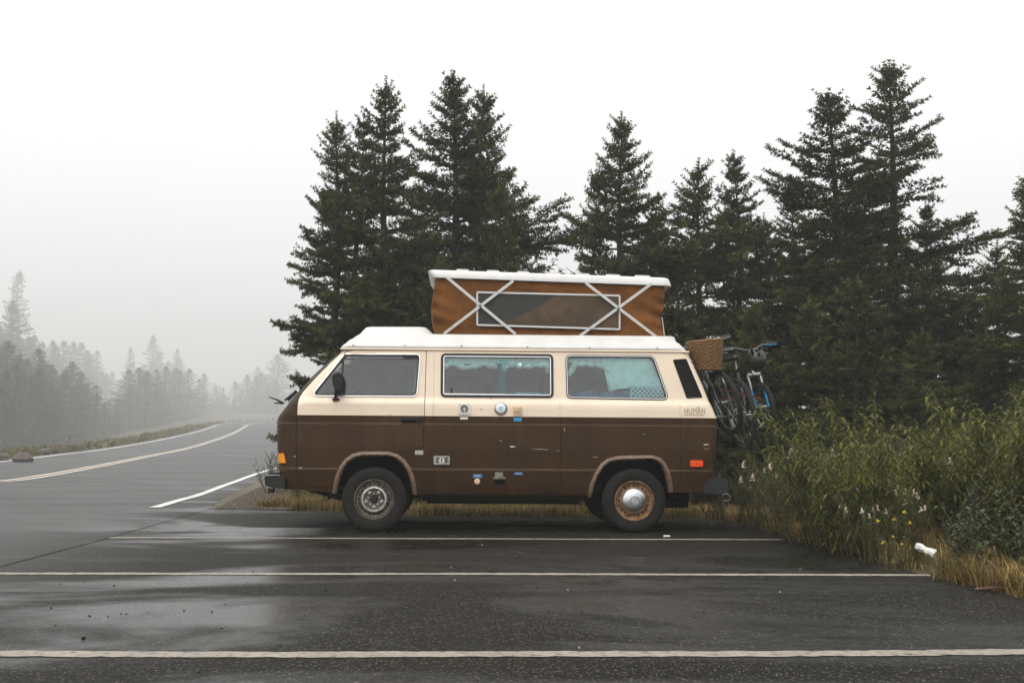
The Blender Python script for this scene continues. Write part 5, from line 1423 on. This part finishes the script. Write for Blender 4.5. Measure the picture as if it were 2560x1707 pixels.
for i in range(3): plant_proto('herb%d' % i, M_LEAF2, seed=200 + i, h=.8, stems=9, spread=.20, LL=.062, LW=.30, droop=.3, gap=.017, branch=.25, elev=.5)
for i in range(3): plant_proto('mead%d' % i, M_LEAF2, M_FLOW, seed=300 + i, h=.85, stems=7, spread=.20, LL=.058, LW=.34, droop=.3, gap=.017, branch=.2, flower=(34, .020, .065), elev=.5)
for i in range(2): plant_proto('gold%d' % i, M_LEAF2, M_GOLD, seed=400 + i, h=.6, stems=5, spread=.12, LL=.08, LW=.2, droop=.5, gap=.018, flower=(16, .022, .025), elev=.4)
for i in range(3): plant_proto('low%d' % i, M_LEAF3, seed=500 + i, h=.45, stems=10, spread=.22, LL=.075, LW=.5, droop=.5, gap=.024, branch=.3)
plant_proto('broad', M_LEAF3, seed=600, h=2.2, stems=4, spread=.3, LL=.11, LW=.6, droop=.6, gap=.035, branch=.8, bare=.3)
rp_ = random.Random(77)
GS, GH, GM, GL = 'leafy saplings of the thicket', 'grey green herbs of the thicket', 'cream flowering herbs', 'low dark shrubs at the verge'
LS = 'leafy green sapling with drooping narrow leaves in the thicket right of the van'
LD = 'sapling with broad dark olive leaves among the bright saplings of the thicket'
LHb = 'bushy grey green herb in the thicket behind the rear bumper'
LMd = 'herb topped with small cream blossom spikes in the thicket'
LLw = 'low dark leafy shrub in the ground cover below the thicket'
def px_of(x, y, z):
    p = RM.transposed() @ Vector((x, y, z - CAMH)); return 1280 + FPX * p.x / -p.z, 853.5 - FPX * p.y / -p.z
TOPL = [(1700, 1125), (1850, 1120), (1960, 1095), (2060, 1065), (2180, 1055), (2280, 1080), (2380, 1090), (2470, 1055), (2560, 1000), (2900, 930)]
def topline(px):
    for (a, b), (c, d) in zip(TOPL, TOPL[1:]):
        if a <= px <= c: return b + (d - b) * (px - a) / (c - a)
    return TOPL[0][1] if px < 1700 else TOPL[-1][1]
y = 5.2
while y < 14.5:
    x = (3.92 if y < 10.5 else 3.45) + .25 * rp_.random()
    while x < 9.5:
        px, py = px_of(x, y, .5)
        if px < 2900 and not (2255 < px < 2385 and y < 8.9 and x < 4.2):
            d = x - 3.1
            xx, yy = x + rp_.uniform(-.2, .2), y + rp_.uniform(-.2, .2)
            ht = at(px, topline(px) + rp_.random() ** 1.5 * 110, y).z * .80
            ht = max(.22, min(ht, .24 + .42 * d + .12 * rp_.random(), 1.15))
            bright = px > 2080 - (y - 9) * 30; k = rp_.random(); rot = rp_.random() * 6.3
            if d < .5 or (d < .9 and k < .6):
                if k < .35: plant('low%d' % rp_.randrange(3), 'shrub', xx, yy, min(ht, .42), rot, LLw, 'shrub', GL)
                else: plant('herb%d' % rp_.randrange(3), 'herb', xx, yy, min(ht, .5), rot, LHb, 'plant', GH)
            elif bright and k < .52: plant('sap%d' % rp_.randrange(5), 'sapling', xx, yy, ht, rot, LS, 'plant', GS)
            elif bright and k < .74: plant('dsap%d' % rp_.randrange(2), 'sapling', xx, yy, ht * .95, rot, LD, 'plant', 'dark leaved saplings of the thicket')
            elif k < .88: plant('herb%d' % rp_.randrange(3), 'herb', xx, yy, ht * .95, rot, LHb, 'plant', GH)
            else: plant('mead%d' % rp_.randrange(3), 'flowering_herb', xx, yy, min(ht, .75), rot, LMd, 'plant', GM)
        x += .36 + .05 * max(0, y - 9)
    y += .42
for i, (px, py) in enumerate(((2420, 1412), (2475, 1432), (2535, 1452), (2400, 1385), (2500, 1405), (2550, 1420), (2450, 1390), (2590, 1450))):
    p = onground(px, py); plant(('low%d' if i % 3 else 'dsap%d') % (i % 2), 'shrub', p.x, p.y, .26 + .14 * (i % 3), i * 1.1, LLw, 'shrub', GL)
# taller saplings that stick out of the thicket
for (px, py, Y, lab) in ((2060, 955, 9.6, 'tall sapling arching up behind the bicycles'), (2195, 950, 9.2, 'tall sapling rising in the middle of the thicket'), (2330, 1010, 9.8, 'upright sapling right of the middle of the thicket'), (2440, 1005, 9.0, 'dark leaved tall sapling near the right edge'), (2545, 935, 8.2, 'tallest sapling of the thicket cut by the right edge'), (2120, 1010, 8.8, 'slim sapling leaning over the white blossoms')):
    p = at(px, py, Y); plant('sap%d' % rp_.randrange(5), 'sapling', p.x, Y, (p.z - .02) * .80, rp_.random() * 6.3, lab, 'plant', GS)
for (px, py, Y) in ((1915, 1075, 11.2), (1990, 1068, 10.8), (2000, 1110, 10.0), (2035, 1090, 9.8), (2170, 1165, 8.8), (2195, 1200, 8.6), (2250, 1180, 8.7), (2150, 1220, 8.6), (2260, 1225, 8.4), (1850, 1130, 11.6), (1810, 1150, 12.0), (2080, 1180, 9.2), (2180, 1225, 8.2), (1940, 1110, 10.6)):
    p = at(px, py, Y); plant('mead%d' % rp_.randrange(3), 'flowering_herb', p.x, Y, max(.4, (p.z - .02) * .92), rp_.random() * 6.3, LMd, 'plant', GM)
for (px, py, Y, lab) in ((2230, 1243, 8.0, 'yellow flowering goldenrod in the middle of the thicket'), (2105, 1165, 9.2, 'small yellow flowering herb left of the goldenrod'), (2218, 1308, 7.6, 'tiny yellow flowering herb above the dry grass')):
    p = at(px, py, Y); plant('gold0' if Y > 8.5 else 'gold1', 'flowering_herb', p.x, Y, max(.25, p.z - .03), rp_.random() * 6.3, lab, 'plant')
# bushes seen left of and under the van
for (px, py, Y, k, lab) in ((640, 1150, 19.5, 'mead0', 'pale flowering bush in front of the van bumper'), (665, 1130, 20.5, 'herb1', 'leafy bush just beyond the van bumper')):
    p = at(px, py, Y); plant(k, 'bush', p.x + .25, Y, p.z - gz(Y) + .05, 1.0, lab, 'bush')
for i in range(26):
    x = -1.9 + i * .2; Y = 14.9 + rp_.random() * 1.2
    plant('low%d' % rp_.randrange(3), 'shrub', x + .3 * rp_.random(), Y, .35 + .35 * rp_.random(), rp_.random() * 6, 'low dark shrub on the grass strip behind the van', 'shrub', 'low shrubs behind the van')
p = at(1350, 590, 16.2); plant('broad', 'young_broadleaf_tree', p.x, 16.2, (p.z - gz(16.2)) * .72, .5, 'young broadleaf tree showing above the pop-top in the sky gap', 'tree')
p = at(1290, 640, 16.6); plant('broad', 'young_broadleaf_tree', p.x, 16.6, (p.z - gz(16.6)) * .72, 2.5, 'second young broadleaf tree just left in the sky gap', 'tree')
# ------------------------------------------------------------------ grass, litter, stones
def grass(name, spots, hmin, hmax, c1, c2, label, lean=.95, per=14, wd=.0035, seed=1):
    r = np.random.RandomState(seed); n = len(spots) * per
    b = np.repeat(np.array(spots), per, 0) + np.concatenate([r.randn(n, 2) * .05, np.zeros((n, 1))], 1)
    tl = np.repeat(.45 + .75 * r.rand(len(spots)), per); ta = np.repeat(r.rand(len(spots)) * 6.283, per)
    az = ta + r.randn(n) * 1.1; L = (hmin + (hmax - hmin) * r.rand(n)) * tl; ln = lean * (.3 + r.rand(n))
    h = np.stack([np.cos(az), np.sin(az), np.zeros(n)], 1); s = np.stack([-np.sin(az), np.cos(az), np.zeros(n)], 1) * wd
    m = b + h * (L * ln * .35)[:, None]; m[:, 2] += L * .6
    t = b + h * (L * ln)[:, None]; t[:, 2] += L * (1 - .35 * ln)
    V = np.stack([b - s, b + s, m + s * .8, m - s * .8, t], 1).reshape(-1, 3); i0 = np.arange(n) * 5
    F = np.concatenate([np.stack([i0, i0+1, i0+2], 1), np.stack([i0, i0+2, i0+3], 1), np.stack([i0+3, i0+2, i0+4], 1)])
    m_ = leafmat(name + ' blades', c1, c2, .7, .25, 2.5)
    o = obj(name, V, F, m_); tn = (.55 + .7 * r.rand(n)) * np.repeat(.7 + .6 * r.rand(len(spots)), per); set_tint(o, np.tile(np.stack([tn, tn, tn * .9], 1), (3, 1)))
    return tag(o, label, 'grass', kind='stuff')
rg = random.Random(9)
def gzb(x, y): return gz(y) - .03 + (min(.5, (x - 3.2) * .07) if x > 3.2 else 0)
sp1 = []; sp2 = []
for i in range(3000):
    y = rg.uniform(5.2, 13.5); x = 3.1 + .06 * sin(y * 2.3) + abs(rg.gauss(0, .40)) + .03
    if 2262 < px_of(x, y, .08)[0] < 2372 and y < 8.75 and px_of(x, y, .08)[1] > 1335: continue
    clump = sin(y * 2.1) + sin(y * 5.3 + x * 3)
    (sp1 if clump > .1 or rg.random() < .25 else sp2).append((x, y, gzb(x, y)))
for i in range(1300):
    y = rg.uniform(6.6, 12.6); x = 3.1 + .06 * sin(y * 2.3) + .03 + .42 * rg.random() ** 1.3
    if not (2262 < px_of(x, y, .08)[0] < 2372 and y < 8.75): (sp1 if rg.random() < .85 else sp2).append((x, y, gzb(x, y)))
for i in range(1500):
    x = rg.uniform(-2.6, 3.2); y = 13.45 + .06 * max(0, 1.6 - x) + (1.15 if x < -1.2 else max(0, (-.4 - x) * 1.1) if x < -.4 else 0) + abs(rg.gauss(0, .35))
    (sp1 if rg.random() < .75 else sp2).append((x, y, gzb(x, y)))
for i in range(1800):
    y = rg.uniform(14.7, 24); x = -2.2 - (y - 14.7) * .13 + abs(rg.gauss(0, 1.2)); (sp1 if rg.random() < .5 else sp2).append((x, y, gzb(x, y)))
grass('dry_grass', sp1, .08, .25, (.34, .24, .095), (.20, .135, .05), 'golden dry grass along the edge of the asphalt', per=16, wd=.003, seed=4)
grass('green_grass', sp2, .06, .20, (.10, .12, .03), (.07, .085, .025), 'short green weeds between the dry grass tufts', per=16, wd=.005, seed=5)
sp3 = []
VL = offset_line(CL, -4.7)
for i in range(3500):
    k = rg.random() ** 1.5 * (len(VL) - 2); j = int(k); p = VL[j].lerp(VL[j+1], k - j); x = p.x - abs(rg.gauss(0, 2.5)); sp3.append((x, p.y, gz(p.y) - .03 - leftdrop(x, p.y)))
grass('roadside_grass', sp3, .15, .45, (.16, .13, .05), (.09, .09, .035), 'rough grass on the far verge of the misty road', per=8, wd=.02, seed=6)
# gravel stones on the shoulder
r = np.random.RandomState(8); n = 5000
yv = 14.62 + 14 * r.rand(n) ** 1.7; xe = np.array([(-3.1 - (y_ - 14.6) * .10) for y_ in yv]); xv = xe + .02 + .95 * r.rand(n) ** 1.2
c = np.stack([xv, yv, np.array([gz(y_) for y_ in yv]) + .012], 1); s_ = (.006 + .012 * r.rand(n))[:, None]
tet = np.array([(1, 0, 0), (-.5, .87, 0), (-.5, -.87, 0), (0, 0, 1.0)])
V = (c[:, None, :] + (tet[None] + r.randn(n, 4, 3) * .3) * s_[:, None, :]).reshape(-1, 3); k = np.arange(n)[:, None] * 4
F = np.concatenate([k + np.array([[0, 1, 3]]), k + np.array([[1, 2, 3]]), k + np.array([[2, 0, 3]])])
o = obj('gravel', V, F, M_GRAVEL); tag(o, 'loose grey brown gravel on the road shoulder before the van', 'gravel', kind='stuff')
# boulders and bench beyond the road
M_ROCK = mat('pinkish granite', (.11, .085, .072), .85, col2=(.07, .058, .05), vscale=3, bump=.6, bscale=6)
def rock(name, c, r, seed, mtl, label=None, cat='rock', group=None, sub=2):
    bm = bmesh.new(); bmesh.ops.create_icosphere(bm, subdivisions=sub, radius=1); rr = random.Random(seed); ph = [rr.uniform(0, 6) for _ in range(6)]
    for v in bm.verts:
        c_ = v.co; k = 1 + .18 * sin(3 * c_.x + ph[0]) + .15 * sin(4 * c_.y + ph[1]) + .12 * sin(5 * c_.z + ph[2]) + .06 * sin(9 * c_.x + 7 * c_.y + ph[3])
        v.co = Vector((c_.x * r[0], c_.y * r[1], c_.z * r[2])) * k
    me = bpy.data.meshes.new(name); bm.to_mesh(me); bm.free(); me.materials.append(mtl)
    o = bpy.data.objects.new(name, me); COL.objects.link(o); o.location = c
    return tag(o, label, cat, group)
for i, (px, py, s, lab) in enumerate(((45, 1158, .8, 'large pinkish boulder at the left edge beyond the road'), (-8, 1156, .6, 'boulder cut by the left photo edge'), (100, 1138, .7, 'rounded boulder on the far verge, second from left'), (140, 1134, .5, 'small boulder left of the bench'), (155, 1128, .4, 'little boulder closest to the bench'))):
    p = onground(px, py); p.y += 2.0; s *= .42; rock('boulder', (p.x - .6, p.y, gz(p.y) + s * .3), (s, s * .8, s * .75), i, M_ROCK, lab, 'boulder', 'boulders beyond the road')
bpz = onground(205, 1128); bn = thing('bench', (bpz.x - .8, bpz.y + 1.2, gz(bpz.y + 1.2)), 'weathered two plank bench on the far verge in the mist', 'bench')
M_PLANK = mat('grey plank', (.15, .14, .125), .8, var=.15, vscale=6)
bx0, by0, bz0 = bn.location
wdt = .42
for z_, dy, nm in ((.72, .25, 'back_plank'), (.36, -.1, 'seat_plank')): MB().box((bx0 - wdt, by0 + dy, bz0 + z_ - .08), (bx0 + wdt, by0 + dy + (.05 if nm[0] == 'b' else .3), bz0 + z_ + .08)).make(nm, M_PLANK, bn)
for sx in (-1, 1): MB().box((bx0 + sx * wdt * .8 - .05, by0 + .22, bz0 - .05), (bx0 + sx * wdt * .8 + .05, by0 + .26, bz0 + .7)).make('leg', M_PLANK, bn)
# pebbles and bark crumbs on the wet asphalt
M_PEB = mat('dark crumb', (.012, .011, .010), .8); M_PEB2 = mat('pale chip', (.45, .42, .38), .7)
GP = 'loose crumbs on the asphalt'
def crumb(px, py, s, i, m_=None, lab='small dark crumb of stone lying on the wet asphalt', nm='pebble'):
    p = onground(px, py); rock(nm, (p.x, p.y, s * .35), (s, s * .8, s * .6), i, m_ or M_PEB, lab, 'pebble', GP, 1)
crumb(208, 1596, .013, 1, None, 'largest dark stone on the asphalt at the lower left')
pz = [(226,1540),(270,1541),(302,1534),(316,1535),(223,1539),(139,1563),(371,1531),(460,1526),(530,1529),(555,1571),(564,1511),(539,1400),(509,1394),(285,1464),(209,1456),(478,1387),(572,1325),(247,1323),(633,1428),(690,1476),(812,1475),(1097,1538),(816,1478),(1342,1472),(1372,1530),(1455,1532),(1717,1489),(1760,1530),(1735,1543),(1558,1479),(2160,1501),(2205,1586),(543,1640),(1805,1465),(700,1614),(497,1680),(66,1438),(150,1460),(480,1345),(595,1420),(662,1485),(620,1455),(128,1520)]
for i, (a_, c_) in enumerate(pz): crumb(a_, c_, .0045 + .003 * rg.random(), i + 2)
for i, (a_, c_) in enumerate(((1205,1362),(1128,1418),(1447,1620),(1137,1450),(2000,1422),(1300,1380),(1420,1475),(1950,1480))): crumb(a_, c_, .006, i + 70, M_PEB2, 'tiny pale stone chip on the asphalt', 'stone_chip')
# litter: crushed white cup in the grass, cigarette end, twig
cpz = at(2308, 1372, 8.25)
cup = thing('paper_cup', (cpz.x, cpz.y, .06), 'crushed white paper cup lying in the dry grass by the asphalt', 'paper cup')
M_CUP = mat('white paper', (.78, .77, .76), .6, var=.05, vscale=20)
ax = (at(2345, 1390, 8.2) - at(2288, 1362, 8.3)).normalized(); c0 = at(2290, 1363, 8.3); e1 = ax.cross(Vector((0, 0, 1))).normalized(); e2 = e1.cross(ax)
rings = []; rr = random.Random(4)
for i in range(9):
    q = i / 8; rad = .030 + .024 * q - .012 * math.exp(-((q - .45) / .12) ** 2)
    rings.append([c0 + ax * (.15 * q) + e1 * .012 * sin(q * 7) + (e1 * cos(t) + e2 * sin(t) * (.85 - .25 * q)) * rad * (1 + rr.uniform(-.2, .2)) for t in [2*pi*j/14 for j in range(14)]])
MB().loft(rings, False).make('cup_wall', M_CUP, cup, 25)
MB().add(rings[0], [tuple(range(14))]).make('cup_base', M_CUP, cup, None)
MB().lathe([(.0, 0), (.05, .0), (.052, .012), (.046, .016)], c0 + ax * .20 + Vector((.01, 0, -.01)), 'Z', 16).make('cup_lid', M_CUP, cup, 30)
p = onground(1667, 1342); o = MB().tube([p + Vector((-.03, 0, .008)), p + Vector((.03, .01, .008))], .008, 8).make('cigarette_end', M_CUP); tag(o, 'white cigarette end beside the rear wheel on the bay line', 'litter')
p = onground(2235, 1409); o = MB().add([p + Vector(q) for q in ((-.03, 0, .01), (.02, -.02, .012), (.035, .01, .02), (-.01, .025, .015))], [(0, 1, 2, 3)]).make('paper_scrap', M_CUP, None, None); tag(o, 'scrap of white paper at the asphalt edge below the cup', 'litter')
a_, c_ = onground(2437, 1476), onground(2560, 1480); o = MB().tube([a_ + Vector((0, 0, .01)), a_.lerp(c_, .4) + Vector((0, .01, .02)), c_ + Vector((.1, 0, .015))], [.006, .009, .007], 6).make('twig', mat('bare twig', (.16, .09, .055), .8)); tag(o, 'long bare twig lying at the lower right asphalt edge', 'twig')
# ------------------------------------------------------------------ mist
hz = MB().box((-430, -62, -6), (430, 860, 80)).make('haze', None, None, None)
mh = bpy.data.materials.new('mist'); mh.use_nodes = True; nt = mh.node_tree; nt.nodes.clear()
oo = nt.nodes.new('ShaderNodeOutputMaterial'); pv = nt.nodes.new('ShaderNodeVolumePrincipled'); pv.inputs['Color'].default_value = (.88, .892, .892, 1); pv.inputs['Density'].default_value = .0024; pv.inputs['Anisotropy'].default_value = .3
nt.links.new(pv.outputs[0], oo.inputs['Volume']); hz.data.materials.append(mh); hz['kind'] = 'stuff'
hz['label'] = 'pale mist over the whole road and wood'
